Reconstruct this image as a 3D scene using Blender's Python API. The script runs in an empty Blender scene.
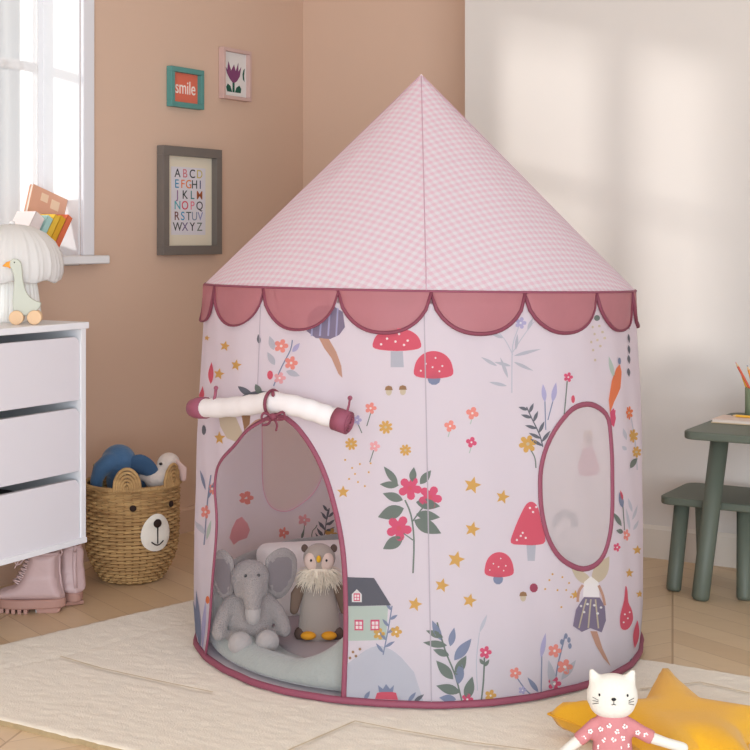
import bpy, bmesh, math, random
from mathutils import Vector, Matrix, noise
from mathutils.geometry import delaunay_2d_cdt
random.seed(7)
scene = bpy.context.scene
C = scene.collection
PI = math.pi
# ------------------------------------------------------------------ camera, world, sun, lights, exposure
FPX = 1400.0; HC = 0.981
cd = bpy.data.cameras.new('camera'); cam = bpy.data.objects.new('camera', cd); C.objects.link(cam)
cam.location = (0, 0, HC); cam.rotation_euler = (PI/2, 0, 0)
cd.sensor_width = 36; cd.lens = 36*FPX/750; cd.shift_y = -140/750
scene.camera = cam

world = bpy.data.worlds.new('sky'); scene.world = world; world.use_nodes = True
wn = world.node_tree; wn.nodes.clear()
wo = wn.nodes.new('ShaderNodeOutputWorld'); wb = wn.nodes.new('ShaderNodeBackground')
tc = wn.nodes.new('ShaderNodeTexCoord'); sp = wn.nodes.new('ShaderNodeVectorMath'); sp.operation = 'DOT_PRODUCT'; sp.inputs[1].default_value = (-0.15, -0.25, -0.20)
mr = wn.nodes.new('ShaderNodeMath'); mr.operation = 'ADD'; mr.inputs[1].default_value = 0.62; mr.use_clamp = False
mq = wn.nodes.new('ShaderNodeMath'); mq.operation = 'MAXIMUM'; mq.inputs[1].default_value = 0.35
wb.inputs[0].default_value = (0.88, 0.98, 1.06, 1)
wn.links.new(tc.outputs['Generated'], sp.inputs[0]); wn.links.new(sp.outputs['Value'], mr.inputs[0]); wn.links.new(mr.outputs[0], mq.inputs[0])
wn.links.new(mq.outputs[0], wb.inputs[1]); wn.links.new(wb.outputs[0], wo.inputs[0])

SUN_DIR = Vector((0.968, 0.250, -0.19)).normalized()
sl = bpy.data.lights.new('sun', 'SUN'); sl.energy = 4.0; sl.angle = math.radians(2.9); sl.color = (1.0, 0.985, 0.96)
so = bpy.data.objects.new('sun', sl); C.objects.link(so); so.location = (-4, 2, 3)
so.rotation_euler = SUN_DIR.to_track_quat('-Z', 'Y').to_euler()

al = bpy.data.lights.new('left_fill', 'AREA'); al.energy = 3.0; al.shape = 'RECTANGLE'; al.size = 1.3; al.size_y = 1.5  # added fill lamp for the tent's left side, no window behind it
al.color = (1.0, 0.975, 0.96)
ao = bpy.data.objects.new('left_fill', al); C.objects.link(ao); ao.location = (-1.95, 1.55, 1.35)
ao.rotation_euler = (Vector((0.15, 3.4, 0.7)) - ao.location).to_track_quat('-Z', 'Y').to_euler()

fl = bpy.data.lights.new('front_fill', 'AREA'); fl.energy = 150; fl.shape = 'RECTANGLE'; fl.size = 3.6; fl.size_y = 1.7; fl.color = (0.90, 0.98, 1.06)  # large soft fill added behind the camera to brighten the low walls
fo = bpy.data.objects.new('front_fill', fl); C.objects.link(fo); fo.location = (0.4, -1.3, 0.95)
fo.rotation_euler = (Vector((0.1, 4.0, 0.35)) - fo.location).to_track_quat('-Z', 'Y').to_euler()

scene.view_settings.view_transform = 'Standard'; scene.view_settings.look = 'None'
scene.view_settings.gamma = 1; scene.view_settings.use_curve_mapping = False
scene.view_settings.exposure = -0.03

# ------------------------------------------------------------------ room frame
D1 = Vector((0.5105, 0.8599, 0)); D2 = Vector((0.8599, -0.5105, 0)); UP = Vector((0, 0, 1))
W0 = Vector((-0.853, 4.252, 0))            # left wall, far casing edge of the window
CAM = Vector((0, 0, HC))
def ray(u, v): return Vector(((u-375)/FPX, 1, -(v-235)/FPX))
def at(u, v, Y): return CAM + ray(u, v)*Y
def ground(u, v, z=0.0): return CAM + ray(u, v)*(FPX*(HC-z)/(v-235))
def onplane(u, v, p0, n):
    r = ray(u, v); return CAM + r*((p0-CAM).dot(n)/r.dot(n))
def L(s, z, out=0.0): return W0 - D1*s + D2*out + UP*z     # left wall coordinates: s toward the camera, out into the room
def leftsz(u, v, out=0.0):
    p = onplane(u, v, W0 + D2*out, D2); return -(p-W0).dot(D1), p.z
S_CORNER = leftsz(303, 235)[0]
CORNER = L(S_CORNER, 0)
WH = Vector((0.815, 4.284, 0))             # point on the white wall's foot
EDGE = onplane(465, 235, WH, D1); EDGE.z = 0

# ------------------------------------------------------------------ materials
def lin(c): return tuple(((x/255)/12.92 if x/255 <= .04045 else ((x/255+.055)/1.055)**2.4) for x in c)
MATS = {}
def mat(name, rgb, rough=.7, var=.0, vscale=8, bump=0, bscale=200, trans=0, alpha=1, coat=0, metal=0, spec=.3, sheen=0, emis=0, kind='noise'):
    if name in MATS: return MATS[name]
    m = bpy.data.materials.new(name); m.use_nodes = True; nt = m.node_tree; N = nt.nodes; K = nt.links
    b = N['Principled BSDF']; out = N['Material Output']
    c = lin(rgb); b.inputs['Base Color'].default_value = (*c, 1); b.inputs['Roughness'].default_value = rough
    b.inputs['Specular IOR Level'].default_value = spec; b.inputs['Metallic'].default_value = metal
    b.inputs['Coat Weight'].default_value = coat
    if sheen: b.inputs['Sheen Weight'].default_value = sheen; b.inputs['Sheen Roughness'].default_value = .5
    t = N.new('ShaderNodeTexCoord')
    src = None
    if var:
        n = N.new('ShaderNodeTexNoise'); n.inputs['Scale'].default_value = vscale; n.inputs['Detail'].default_value = 4
        K.new(t.outputs['Object'], n.inputs['Vector'])
        mx = N.new('ShaderNodeMixRGB'); mx.inputs[1].default_value = (*[x*(1-var) for x in c], 1); mx.inputs[2].default_value = (*[min(1, x*(1+var)) for x in c], 1)
        K.new(n.outputs['Fac'], mx.inputs[0]); K.new(mx.outputs[0], b.inputs['Base Color']); src = mx.outputs[0]
    if bump:
        bt = N.new('ShaderNodeBump'); bt.inputs['Strength'].default_value = bump; bt.inputs['Distance'].default_value = .002
        if kind == 'cells':
            n2 = N.new('ShaderNodeTexVoronoi'); n2.inputs['Scale'].default_value = bscale; h = n2.outputs['Distance']
        else:
            n2 = N.new('ShaderNodeTexNoise'); n2.inputs['Scale'].default_value = bscale; n2.inputs['Detail'].default_value = 3; h = n2.outputs['Fac']
        K.new(t.outputs['Object'], n2.inputs['Vector']); K.new(h, bt.inputs['Height']); K.new(bt.outputs[0], b.inputs['Normal'])
    s = b.outputs[0]
    if trans:
        tr = N.new('ShaderNodeBsdfTranslucent'); tr.inputs[0].default_value = (*c, 1)
        if src: K.new(src, tr.inputs[0])
        mx = N.new('ShaderNodeMixShader'); mx.inputs[0].default_value = trans
        K.new(s, mx.inputs[1]); K.new(tr.outputs[0], mx.inputs[2]); s = mx.outputs[0]
    if alpha < 1:
        tp = N.new('ShaderNodeBsdfTransparent'); mx = N.new('ShaderNodeMixShader'); mx.inputs[0].default_value = alpha
        K.new(tp.outputs[0], mx.inputs[1]); K.new(s, mx.inputs[2]); s = mx.outputs[0]
    K.new(s, out.inputs['Surface'])
    MATS[name] = m; return m

# ------------------------------------------------------------------ mesh builder
def sph(u, v, c, r, M=None):
    pass
class MB:
    def __init__(s): s.v = []; s.f = []; s.m = []; s.uv = None
    def add(s, vs, fs, mi=0):
        o = len(s.v); s.v += [Vector(v) for v in vs]; s.f += [tuple(i+o for i in f) for f in fs]; s.m += [mi]*len(fs); return s
    def ell(s, c, r, rot=(0, 0, 0), mi=0, nu=20, nv=12, M=None):
        from mathutils import Euler
        R = Euler(rot).to_matrix() if M is None else M
        if not hasattr(r, '__len__'): r = (r, r, r)
        vs = []; c = Vector(c)
        for j in range(nv+1):
            ph = PI*j/nv
            for i in range(nu):
                th = 2*PI*i/nu
                vs.append(c + R @ Vector((r[0]*math.sin(ph)*math.cos(th), r[1]*math.sin(ph)*math.sin(th), r[2]*math.cos(ph))))
        fs = [(j*nu+i, (j+1)*nu+i, (j+1)*nu+(i+1) % nu, j*nu+(i+1) % nu) for j in range(nv) for i in range(nu)]
        return s.add(vs, fs, mi)
    def tube(s, pts, rad, seg=10, mi=0, closed=False, flat=1.0, cap=True, up=None):
        pts = [Vector(p) for p in pts]; n = len(pts)
        if not hasattr(rad, '__len__'): rad = [rad]*n
        rad = list(rad)
        if cap == 'round' and not closed:
            d0 = (pts[0]-pts[1]).normalized(); d1 = (pts[-1]-pts[-2]).normalized()
            a = [(pts[0]+d0*rad[0]*math.sin(t), rad[0]*math.cos(t)) for t in (1.5, 1.1, .6)]
            b = [(pts[-1]+d1*rad[-1]*math.sin(t), rad[-1]*math.cos(t)) for t in (.6, 1.1, 1.5)]
            pts = [x[0] for x in a]+pts+[x[0] for x in b]; rad = [x[1] for x in a]+rad+[x[1] for x in b]; n = len(pts)
        tg = []
        for i in range(n):
            a = pts[(i-1) % n] if closed or i > 0 else pts[0]; b = pts[(i+1) % n] if closed or i < n-1 else pts[-1]
            t = (b-a); tg.append(t.normalized() if t.length > 1e-9 else Vector((0, 0, 1)))
        ref = Vector(up) if up else (Vector((0, 0, 1)) if abs(tg[0].z) < .9 else Vector((1, 0, 0)))
        nrm = (ref - tg[0]*ref.dot(tg[0])).normalized(); vs = []
        for i in range(n):
            if up:
                r2 = Vector(up); nrm = (r2 - tg[i]*r2.dot(tg[i])).normalized()
            else:
                nrm = (nrm - tg[i]*nrm.dot(tg[i])); nrm = nrm.normalized() if nrm.length > 1e-6 else Vector((1, 0, 0))
            bn = tg[i].cross(nrm)
            for k in range(seg):
                a = 2*PI*k/seg
                vs.append(pts[i] + nrm*math.cos(a)*rad[i] + bn*math.sin(a)*rad[i]*flat)
        m = n if closed else n-1
        fs = [(i*seg+k, i*seg+(k+1) % seg, ((i+1) % n)*seg+(k+1) % seg, ((i+1) % n)*seg+k) for i in range(m) for k in range(seg)]
        if not closed and cap: fs += [tuple(range(seg-1, -1, -1)), tuple((n-1)*seg+k for k in range(seg))]
        return s.add(vs, fs, mi)
    def lathe(s, prof, c=(0, 0, 0), seg=40, mi=0, rf=None):
        c = Vector(c); vs = []; n = len(prof)
        for j, (r, z) in enumerate(prof):
            for i in range(seg):
                a = 2*PI*i/seg; rr = r if rf is None else rf(r, z, a)
                vs.append(c+Vector((rr*math.cos(a), rr*math.sin(a), z)))
        fs = [(j*seg+i, j*seg+(i+1) % seg, (j+1)*seg+(i+1) % seg, (j+1)*seg+i) for j in range(n-1) for i in range(seg)]
        fs += [tuple(range(seg-1, -1, -1)), tuple((n-1)*seg+i for i in range(seg))]
        return s.add(vs, fs, mi)
    def box(s, o, ax, ay, az, mi=0):
        o, ax, ay, az = map(Vector, (o, ax, ay, az))
        vs = [o, o+ax, o+ax+ay, o+ay, o+az, o+ax+az, o+ax+ay+az, o+ay+az]
        return s.add(vs, [(0, 3, 2, 1), (4, 5, 6, 7), (0, 1, 5, 4), (1, 2, 6, 5), (2, 3, 7, 6), (3, 0, 4, 7)], mi)
    def prism(s, poly, o, ax, ay, az, mi=0):      # polygon (x,y) on axes ax, ay, extruded by az
        o, ax, ay, az = map(Vector, (o, ax, ay, az)); n = len(poly)
        b = [o+ax*p[0]+ay*p[1] for p in poly]; vs = b+[x+az for x in b]
        fs = [tuple(range(n-1, -1, -1)), tuple(range(n, 2*n))]+[(i, (i+1) % n, (i+1) % n+n, i+n) for i in range(n)]
        return s.add(vs, fs, mi)
    def build(s, name, mats, parent=None, smooth=True, bevel=0, bseg=2, remesh=0, sub=0, smoothit=0, weld=False, loc=None, rotz=0):
        me = bpy.data.meshes.new(name); me.from_pydata([tuple(v) for v in s.v], [], s.f)
        if not isinstance(mats, (list, tuple)): mats = [mats]
        for m in mats: me.materials.append(m)
        me.polygons.foreach_set('material_index', s.m)
        bm = bmesh.new(); bm.from_mesh(me)
        if weld: bmesh.ops.remove_doubles(bm, verts=bm.verts, dist=1e-5)
        bmesh.ops.dissolve_degenerate(bm, edges=bm.edges, dist=1e-7)
        bmesh.ops.recalc_face_normals(bm, faces=bm.faces); bm.to_mesh(me); bm.free()
        if smooth: me.polygons.foreach_set('use_smooth', [True]*len(me.polygons))
        ob = bpy.data.objects.new(name, me); C.objects.link(ob)
        if loc is not None: ob.location = loc; ob.rotation_euler = (0, 0, rotz)
        if remesh:
            r = ob.modifiers.new('r', 'REMESH'); r.mode = 'VOXEL'; r.voxel_size = remesh; r.use_smooth_shade = True
            q = ob.modifiers.new('s', 'SMOOTH'); q.factor = .6; q.iterations = smoothit or 6
        if bevel:
            bv = ob.modifiers.new('b', 'BEVEL'); bv.width = bevel; bv.segments = bseg; bv.limit_method = 'ANGLE'; bv.angle_limit = .6
            if smooth:
                try: me.set_sharp_from_angle(angle=.7)
                except Exception: pass
        if sub: q = ob.modifiers.new('sub', 'SUBSURF'); q.levels = sub; q.render_levels = sub
        if parent: ob.parent = parent
        return ob
def tag(o, label, cat, group=None, kind=None):
    if label: o['label'] = label
    if cat: o['category'] = cat
    if group: o['group'] = group
    if kind: o['kind'] = kind
    return o
def thing(name, label, cat, loc=(0, 0, 0), rotz=0, group=None):
    o = bpy.data.objects.new(name, None); C.objects.link(o); o.location = loc; o.rotation_euler = (0, 0, rotz)
    o.empty_display_size = .05
    return tag(o, label, cat, group)
def struct(o): o['kind'] = 'structure'; return o
def smoothloop(p, n=4, closed=True):
    out = []; m = len(p); p = [Vector(q) for q in p]
    rng = range(m) if closed else range(m-1)
    for i in rng:
        a, b, c, d = (p[(i-1) % m] if closed or i else p[0]), p[i], p[(i+1) % m], (p[(i+2) % m] if closed or i+2 < m else p[-1])
        for k in range(n):
            t = k/n
            out.append(.5*((2*b)+(-a+c)*t+(2*a-5*b+4*c-d)*t*t+(-a+3*b-3*c+d)*t**3))
    if not closed: out.append(p[-1])
    return out
def rrect(x0, y0, x1, y1, r, n=5):
    o = []
    for cx, cy, a in ((x1-r, y1-r, 0), (x0+r, y1-r, 90), (x0+r, y0+r, 180), (x1-r, y0+r, 270)):
        for k in range(n+1):
            t = math.radians(a+90*k/n); o.append((cx+r*math.cos(t), cy+r*math.sin(t)))
    return o
def inside(p, poly):
    x, y = p[0], p[1]; c = False; j = len(poly)-1
    for i in range(len(poly)):
        a, b = poly[i], poly[j]
        if (a[1] > y) != (b[1] > y) and x < (b[0]-a[0])*(y-a[1])/(b[1]-a[1])+a[0]: c = not c
        j = i
    return c
def edist(p, poly):
    best = 9
    for i in range(len(poly)):
        a = Vector(poly[i][:2]); b = Vector(poly[(i+1) % len(poly)][:2]); q = Vector(p[:2]); ab = b-a
        t = max(0, min(1, (q-a).dot(ab)/max(ab.length_squared, 1e-12))); best = min(best, (a+ab*t-q).length)
    return best
def cdt(loops, pts, holes=()):
    vs = []; es = []
    for lp in loops:
        o = len(vs); vs += [Vector(p[:2]) for p in lp]; es += [(o+i, o+(i+1) % len(lp)) for i in range(len(lp))]
    vs += [Vector(p[:2]) for p in pts]
    r = delaunay_2d_cdt(vs, es, [], 0, 1e-6)
    V, Fc = r[0], r[2]; keep = []
    for f in Fc:
        c = sum((V[i] for i in f), Vector((0, 0)))/len(f)
        if inside(c, loops[0]) and not any(inside(c, h) for h in holes): keep.append(tuple(f))
    return V, keep
def pillow(outline, thick, step, power=.5, fall=.06):
    """stuffed cushion in the XY plane: (verts, faces), domed on both sides"""
    xs = [p[0] for p in outline]; ys = [p[1] for p in outline]; pts = []
    y = min(ys)
    while y < max(ys):
        x = min(xs)
        while x < max(xs):
            if inside((x, y), outline) and edist((x, y), outline) > step*.5: pts.append((x, y))
            x += step
        y += step
    V, Fc = cdt([outline], pts)
    hs = []
    for v in V:
        d = edist(v, outline); t = min(1, d/fall); hs.append(thick/2*(1-(1-t)**2)**power if d > 1e-5 else 0)
    n = len(V)
    vs = [Vector((v.x, v.y, h)) for v, h in zip(V, hs)]+[Vector((v.x, v.y, -h)) for v, h in zip(V, hs)]
    fs = list(Fc)+[tuple(i+n for i in reversed(f)) for f in Fc]
    return vs, fs

# ================================================================== STRUCTURE
m_brown = mat('terracotta_paint', (217, 185, 163), .85, var=.02, vscale=2, bump=.08, bscale=300)
m_whitew = mat('warm_white_paint', (219, 211, 204), .85, var=.015, vscale=2, bump=.08, bscale=300)
m_skirtb = mat('terracotta_board', (213, 181, 158), .6)
m_skirtw = mat('white_board', (228, 218, 206), .55)
m_white = mat('window_white', (240, 239, 240), .45)
ZT = 2.5
# left wall with the window opening
SO0 = leftsz(80, 235)[0]; SO1 = 1.03; ZS = 0.92; ZH = 2.03; TH = 0.24
mb = MB()
def wallbox(s0, s1, z0, z1): mb.box(L(s0, z0, -TH), -D1*(s1-s0), D2*TH, UP*(z1-z0))
wallbox(S_CORNER-.3, SO0, 0, ZT); wallbox(SO1, 5.6, 0, ZT); wallbox(SO0, SO1, 0, ZS-.03); wallbox(SO0, SO1, ZH, ZT)
struct(mb.build('wall_left', m_brown, smooth=False, weld=True))
mb = MB(); EB = onplane(465, 235, CORNER, D1); EB.z = 0
mb.box(CORNER-D2*.3, D2*((EB-CORNER).length+.5), D1*.15, UP*ZT)
struct(mb.build('wall_back', m_brown, smooth=False))
mb = MB(); mb.box(EDGE, D2*3.6, D1*.26, UP*ZT)
struct(mb.build('wall_right', m_whitew, smooth=False))
# skirtings
mb = MB(); mb.prism([(0, 0), (.014, 0), (.014, .072), (.008, .08), (0, .08)], L(S_CORNER, 0), D2, UP, -D1*6)
struct(mb.build('baseboard_left', m_skirtb, smooth=False))
mb = MB(); mb.prism([(0, 0), (-.014, 0), (-.014, .072), (-.008, .08), (0, .08)], CORNER, D1, UP, D2*((EB-CORNER).length+.05))
struct(mb.build('baseboard_back', m_skirtb, smooth=False))
mb = MB(); mb.prism([(0, 0), (-.014, 0), (-.014, .088), (-.006, .098), (0, .098)], EDGE, D1, UP, D2*3.6)
struct(mb.build('baseboard_right', m_skirtw, smooth=False))

# floor: chevron oak boards
m = bpy.data.materials.new('oak_chevron'); m.use_nodes = True; MATS['oak'] = m
nt = m.node_tree; N = nt.nodes; K = nt.links; b = N['Principled BSDF']; b.inputs['Roughness'].default_value = .42
def M_(op, a, c=None, d=None):
    n = N.new('ShaderNodeMath'); n.operation = op
    for i, x in enumerate((a, c, d)):
        if x is None: continue
        if hasattr(x, 'links') or hasattr(x, 'node'): K.new(x, n.inputs[i])
        else: n.inputs[i].default_value = x
    return n.outputs[0]
t = N.new('ShaderNodeTexCoord'); mp = N.new('ShaderNodeMapping'); mp.inputs['Rotation'].default_value = (0, 0, math.radians(12))
K.new(t.outputs['Object'], mp.inputs[0]); sx = N.new('ShaderNodeSeparateXYZ'); K.new(mp.outputs[0], sx.inputs[0])
CW = .42; PW = .115
col = M_('FLOOR', M_('DIVIDE', sx.outputs[0], CW)); tri = M_('PINGPONG', sx.outputs[0], CW)
v = M_('DIVIDE', M_('ADD', sx.outputs[1], M_('MULTIPLY', tri, .9)), PW); row = M_('FLOOR', v); fr = M_('FRACT', v)
wnz = N.new('ShaderNodeTexWhiteNoise'); wnz.noise_dimensions = '2D'; cb = N.new('ShaderNodeCombineXYZ'); K.new(col, cb.inputs[0]); K.new(row, cb.inputs[1]); K.new(cb.outputs[0], wnz.inputs['Vector'])
gr = N.new('ShaderNodeTexNoise'); gr.inputs['Scale'].default_value = 14; gr.inputs['Detail'].default_value = 6
mp2 = N.new('ShaderNodeMapping'); mp2.inputs['Scale'].default_value = (1, 3.5, 1); K.new(mp.outputs[0], mp2.inputs[0]); K.new(mp2.outputs[0], gr.inputs['Vector'])
fac = M_('ADD', M_('MULTIPLY', wnz.outputs['Value'], .6), M_('MULTIPLY', gr.outputs['Fac'], .4))
rp = N.new('ShaderNodeMixRGB'); rp.inputs[1].default_value = (*lin((205, 174, 138)), 1); rp.inputs[2].default_value = (*lin((228, 202, 168)), 1); K.new(fac, rp.inputs[0])
g1 = M_('LESS_THAN', fr, .022); g2 = M_('LESS_THAN', tri, .0025); g3 = M_('GREATER_THAN', tri, CW-.0025)
g = M_('MINIMUM', M_('ADD', M_('ADD', g1, g2), g3), 1.0)
mg = N.new('ShaderNodeMixRGB'); mg.inputs[2].default_value = (*lin((158, 122, 90)), 1); K.new(M_('MULTIPLY', g, .6), mg.inputs[0]); K.new(rp.outputs[0], mg.inputs[1]); K.new(mg.outputs[0], b.inputs['Base Color'])
bp = N.new('ShaderNodeBump'); bp.inputs['Strength'].default_value = .3; bp.inputs['Distance'].default_value = .002; K.new(M_('SUBTRACT', 1.0, g), bp.inputs['Height']); K.new(bp.outputs[0], b.inputs['Normal'])
mb = MB(); mb.box((-4, -1.5, -.05), (8.5, 0, 0), (0, 8.5, 0), (0, 0, .05))
struct(mb.build('floor', m, smooth=False))

mb = MB(); mb.box((-4, 0.3, ZT), (8.5, 0, 0), (0, 6.7, 0), (0, 0, .06))
struct(mb.build('ceiling', mat('ceiling_white', (236, 232, 226), .9), smooth=False))
# window in the left wall
win = thing('window_1', None, None); struct(win)
FD = -0.19
mb = MB(); fw = .05
def wbar(s0, s1, z0, z1, d=.045): mb.box(L(s0, z0, FD), -D1*(s1-s0), D2*d, UP*(z1-z0))
wbar(SO0, SO1, ZS, ZS+fw); wbar(SO0, SO1, ZH-fw, ZH); wbar(SO0, SO0+fw, ZS+fw, ZH-fw); wbar(SO1-fw, SO1, ZS+fw, ZH-fw)
for s_ in (.60,): wbar(s_, s_+.08, ZS+fw, ZH-fw)
mb.build('window_frame', m_white, win, smooth=False)
mb = MB()
for s_, s2 in ((SO0+fw, .60), (.68, SO1-fw)): mb.box(L(s_, 1.48, FD+.012), -D1*(s2-s_), D2*.022, UP*.025)
mb.build('glazing_bar', m_white, win, smooth=False)
mb = MB(); jt = .006
mb.box(L(SO0, ZS, -TH), -D1*jt, D2*TH, UP*(ZH-ZS)); mb.box(L(SO1-jt, ZS, -TH), -D1*jt, D2*TH, UP*(ZH-ZS)); mb.box(L(SO0, ZH-jt, -TH), -D1*(SO1-SO0), D2*TH, UP*jt)
mb.build('reveal', m_white, win, smooth=False)
mg_ = bpy.data.materials.new('window_glass'); mg_.use_nodes = True; nt = mg_.node_tree; nt.nodes.clear()
o_ = nt.nodes.new('ShaderNodeOutputMaterial'); tp = nt.nodes.new('ShaderNodeBsdfTransparent'); gl = nt.nodes.new('ShaderNodeBsdfGlossy'); gl.inputs['Roughness'].default_value = .02
mx = nt.nodes.new('ShaderNodeMixShader'); mx.inputs[0].default_value = .06; nt.links.new(tp.outputs[0], mx.inputs[1]); nt.links.new(gl.outputs[0], mx.inputs[2]); nt.links.new(mx.outputs[0], o_.inputs[0])
mb = MB(); mb.box(L(SO0+.02, ZS+.02, FD+.02), -D1*(SO1-SO0-.04), D2*.004, UP*(ZH-ZS-.04)); mb.build('glass', mg_, win, smooth=False)
cas = MB(); cw = -SO0
cas.box(L(.013, ZS, 0), -D1*(SO0-.013), D2*.014, UP*(ZH-ZS+.06)); cas.box(L(.013, ZH, 0), -D1*(SO1+.057), D2*.0135, UP*.06); cas.box(L(SO1, ZS, 0), -D1*.07, D2*.0135, UP*(ZH-ZS))
cas.build('casing', mat('casing_white', (232, 230, 234), .5), win, smooth=False, bevel=.003)
mb = MB(); ss = leftsz(109, 257, .05)[0]
mb.box(L(SO0, ZS-.03, -TH), -D1*(SO1-SO0), D2*(TH+.0005), UP*.03); mb.box(L(ss, ZS-.026, 0.0), -D1*(SO1+.15-ss), D2*.055, UP*.026)
mb.build('window_sill', m_white, win, smooth=True, bevel=.004)
# sheer curtain by the glass
cur = MB(); ns = 220; cz = (ZS+.005, ZH-.02); s0c, s1c = SO0+.03, SO1-.03
vs = []
for i in range(ns+1):
    a = i/ns; s_ = s0c+(s1c-s0c)*a; o = FD+.049+.006*math.sin(a*86)+.003*math.sin(a*39+1)
    for j, z in enumerate((cz[0], 1.3, 1.6, cz[1])): vs.append(L(s_+.003*math.sin(a*30+j), z, o))
cur.add(vs, [(i*4+j, (i+1)*4+j, (i+1)*4+j+1, i*4+j+1) for i in range(ns) for j in range(3)])
tag(cur.build('sheer_curtain', mat('voile', (245, 243, 242), .9, trans=.5, alpha=.56)), 'sheer white voile curtain hanging behind the books in the window recess', 'curtain')

# ================================================================== RUG
def hit2(p, d, q, e):
    den = d.x*e.y-d.y*e.x; t = ((q.x-p.x)*e.y-(q.y-p.y)*e.x)/den; return p+d*t
ZR = .015
A_, B_ = ground(0, 643, ZR), ground(195, 598, ZR); C_ = ground(642, 658, ZR); F_ = ground(0, 718, ZR)
dl = (B_-A_).normalized()
c1 = hit2(A_, dl, C_, D2); c0 = hit2(A_, dl, F_, D2); c2 = c1+D2*2.7; c3 = c0+D2*3.2
for c in (c0, c1, c2, c3): c.z = 0
gro = [[(60, 657), (101, 669), (160, 682), (213, 693)], [(262, 765), (293, 749), (355, 722), (400, 731), (470, 743), (540, 752)], [(500, 760), (560, 724), (600, 716)],
       [(640, 690), (700, 683), (750, 694)], [(0, 668), (60, 657), (120, 640), (190, 622)]]
gro = [[ground(u, v_, ZR) for u, v_ in g_] for g_ in gro]
NU, NV = 300, 250; vs = []; rb = MB()
def segd(p, a, b):
    ab = (b-a).to_2d(); ap = (p-a).to_2d(); t = max(0, min(1, ap.dot(ab)/ab.length_squared)); return (ap-ab*t).length
for j in range(NV+1):
    for i in range(NU+1):
        a, b_ = i/NU, j/NV
        p = (c0*(1-a)+c3*a)*(1-b_)+(c1*(1-a)+c2*a)*b_
        dm = min(segd(p, g_[k], g_[k+1]) for g_ in gro for k in range(len(g_)-1)) if (p.x < 1.6) else 1
        z = ZR+.0016*noise.noise(p*60)+.0014*noise.noise(p*22)
        z -= .0025*math.exp(-(dm/.008)**2)
        e = min(i, j, NU-i, NV-j)
        if e == 0: z -= .004; p = p+Vector((noise.noise(p*40), noise.noise(p*40+Vector((5, 5, 5))), 0))*.003
        if e == 1: z -= .0015
        vs.append(Vector((p.x, p.y, z)))
n1 = NU+1
fs = [(j*n1+i, j*n1+i+1, (j+1)*n1+i+1, (j+1)*n1+i) for j in range(NV) for i in range(NU)]
bd = [i for i in range(n1)]+[j*n1+NU for j in range(1, NV+1)]+[NV*n1+i for i in range(NU-1, -1, -1)]+[j*n1 for j in range(NV-1, 0, -1)]
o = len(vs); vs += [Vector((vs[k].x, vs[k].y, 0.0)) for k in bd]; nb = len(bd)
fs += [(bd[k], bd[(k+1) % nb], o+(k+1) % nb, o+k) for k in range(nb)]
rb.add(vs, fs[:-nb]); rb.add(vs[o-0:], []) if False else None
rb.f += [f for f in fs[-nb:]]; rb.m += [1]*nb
for g_ in gro[:2]+gro[3:4]:
    P = smoothloop([Vector((p.x, p.y, 0)) for p in g_], 10, False) if len(g_) > 2 else [g_[0], g_[1]]
    st_ = []
    for a, b_ in zip(g_, g_[1:]):
        n_ = max(2, int((b_-a).length/.012)); st_ += [a.lerp(b_, k/n_) for k in range(n_)]
    st_.append(g_[-1]); q_ = []
    for k, p in enumerate(st_):
        d = (st_[min(k+1, len(st_)-1)]-st_[max(k-1, 0)]).normalized(); n_ = Vector((-d.y, d.x, 0)); w = .0022*(1+.4*noise.noise(p*80))
        for sg in (-1, 1): q_.append(Vector((p.x, p.y, ZR+.0022))+n_*w*sg)
    rb.add(q_, [(2*k, 2*k+1, 2*k+3, 2*k+2) for k in range(len(st_)-1)], 2)
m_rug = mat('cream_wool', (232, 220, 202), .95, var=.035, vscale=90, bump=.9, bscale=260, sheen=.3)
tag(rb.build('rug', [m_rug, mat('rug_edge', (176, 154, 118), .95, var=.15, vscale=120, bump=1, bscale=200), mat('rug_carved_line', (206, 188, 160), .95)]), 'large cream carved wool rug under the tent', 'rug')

# ================================================================== PLAY TENT
TX, TY = .105, 3.38; ZB = .018; ZW = .84
def zrim(t): return .856+.010*math.cos(t)-.008*math.sin(t)
RP = [(.0, .523), (.05, .530), (.12, .534), (.3, .534), (.5, .530), (.62, .524), (.74, .516), (.84, .510), (.9, .51)]
def RZ(z):
    for (a, ra), (b, rb_) in zip(RP, RP[1:]):
        if z <= b: return ra+(rb_-ra)*max(0, (z-a)/(b-a))
    return RP[-1][1]
def fold(t, z):
    k = max(0, min(1, z/.84))
    return .0022*math.sin(8*t+3*z)+.0016*math.sin(17*t-5*z+1)*(.4+.6*k)+.0011*math.sin(31*t+14*z)
def S(t, z, off=0.0):
    r = RZ(z)+fold(t, z)+off
    return Vector((TX+r*math.sin(t), TY-r*math.cos(t), z))
def pix(u, v, back=False):
    """pixel to (theta, z) on the tent wall"""
    d = ray(u, v)
    def f(Y):
        p = CAM+d*Y; return math.hypot(p.x-TX, p.y-TY)-RZ(max(0, min(.9, p.z)))
    if not back:
        best = None; Y = 2.7; pv = f(Y); mn = (pv, Y)
        while Y < 3.5:
            Y2 = Y+.02; q = f(Y2)
            if q < mn[0]: mn = (q, Y2)
            if q <= 0:
                a, b = Y, Y2
                for _ in range(18):
                    c = (a+b)/2
                    if f(c) > 0: a = c
                    else: b = c
                best = b; break
            Y, pv = Y2, q
        if best is None: best = mn[1]
    else:
        Y = 4.1
        while f(Y) > 0 and Y > 3.3: Y -= .01
        best = Y
    p = CAM+d*best
    return math.atan2(p.x-TX, -(p.y-TY)), p.z
tent = thing('play_tent', "round play tent with pink gingham cone roof and fairy printed walls on the rug", 'play tent', (TX, TY, .015))
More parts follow.
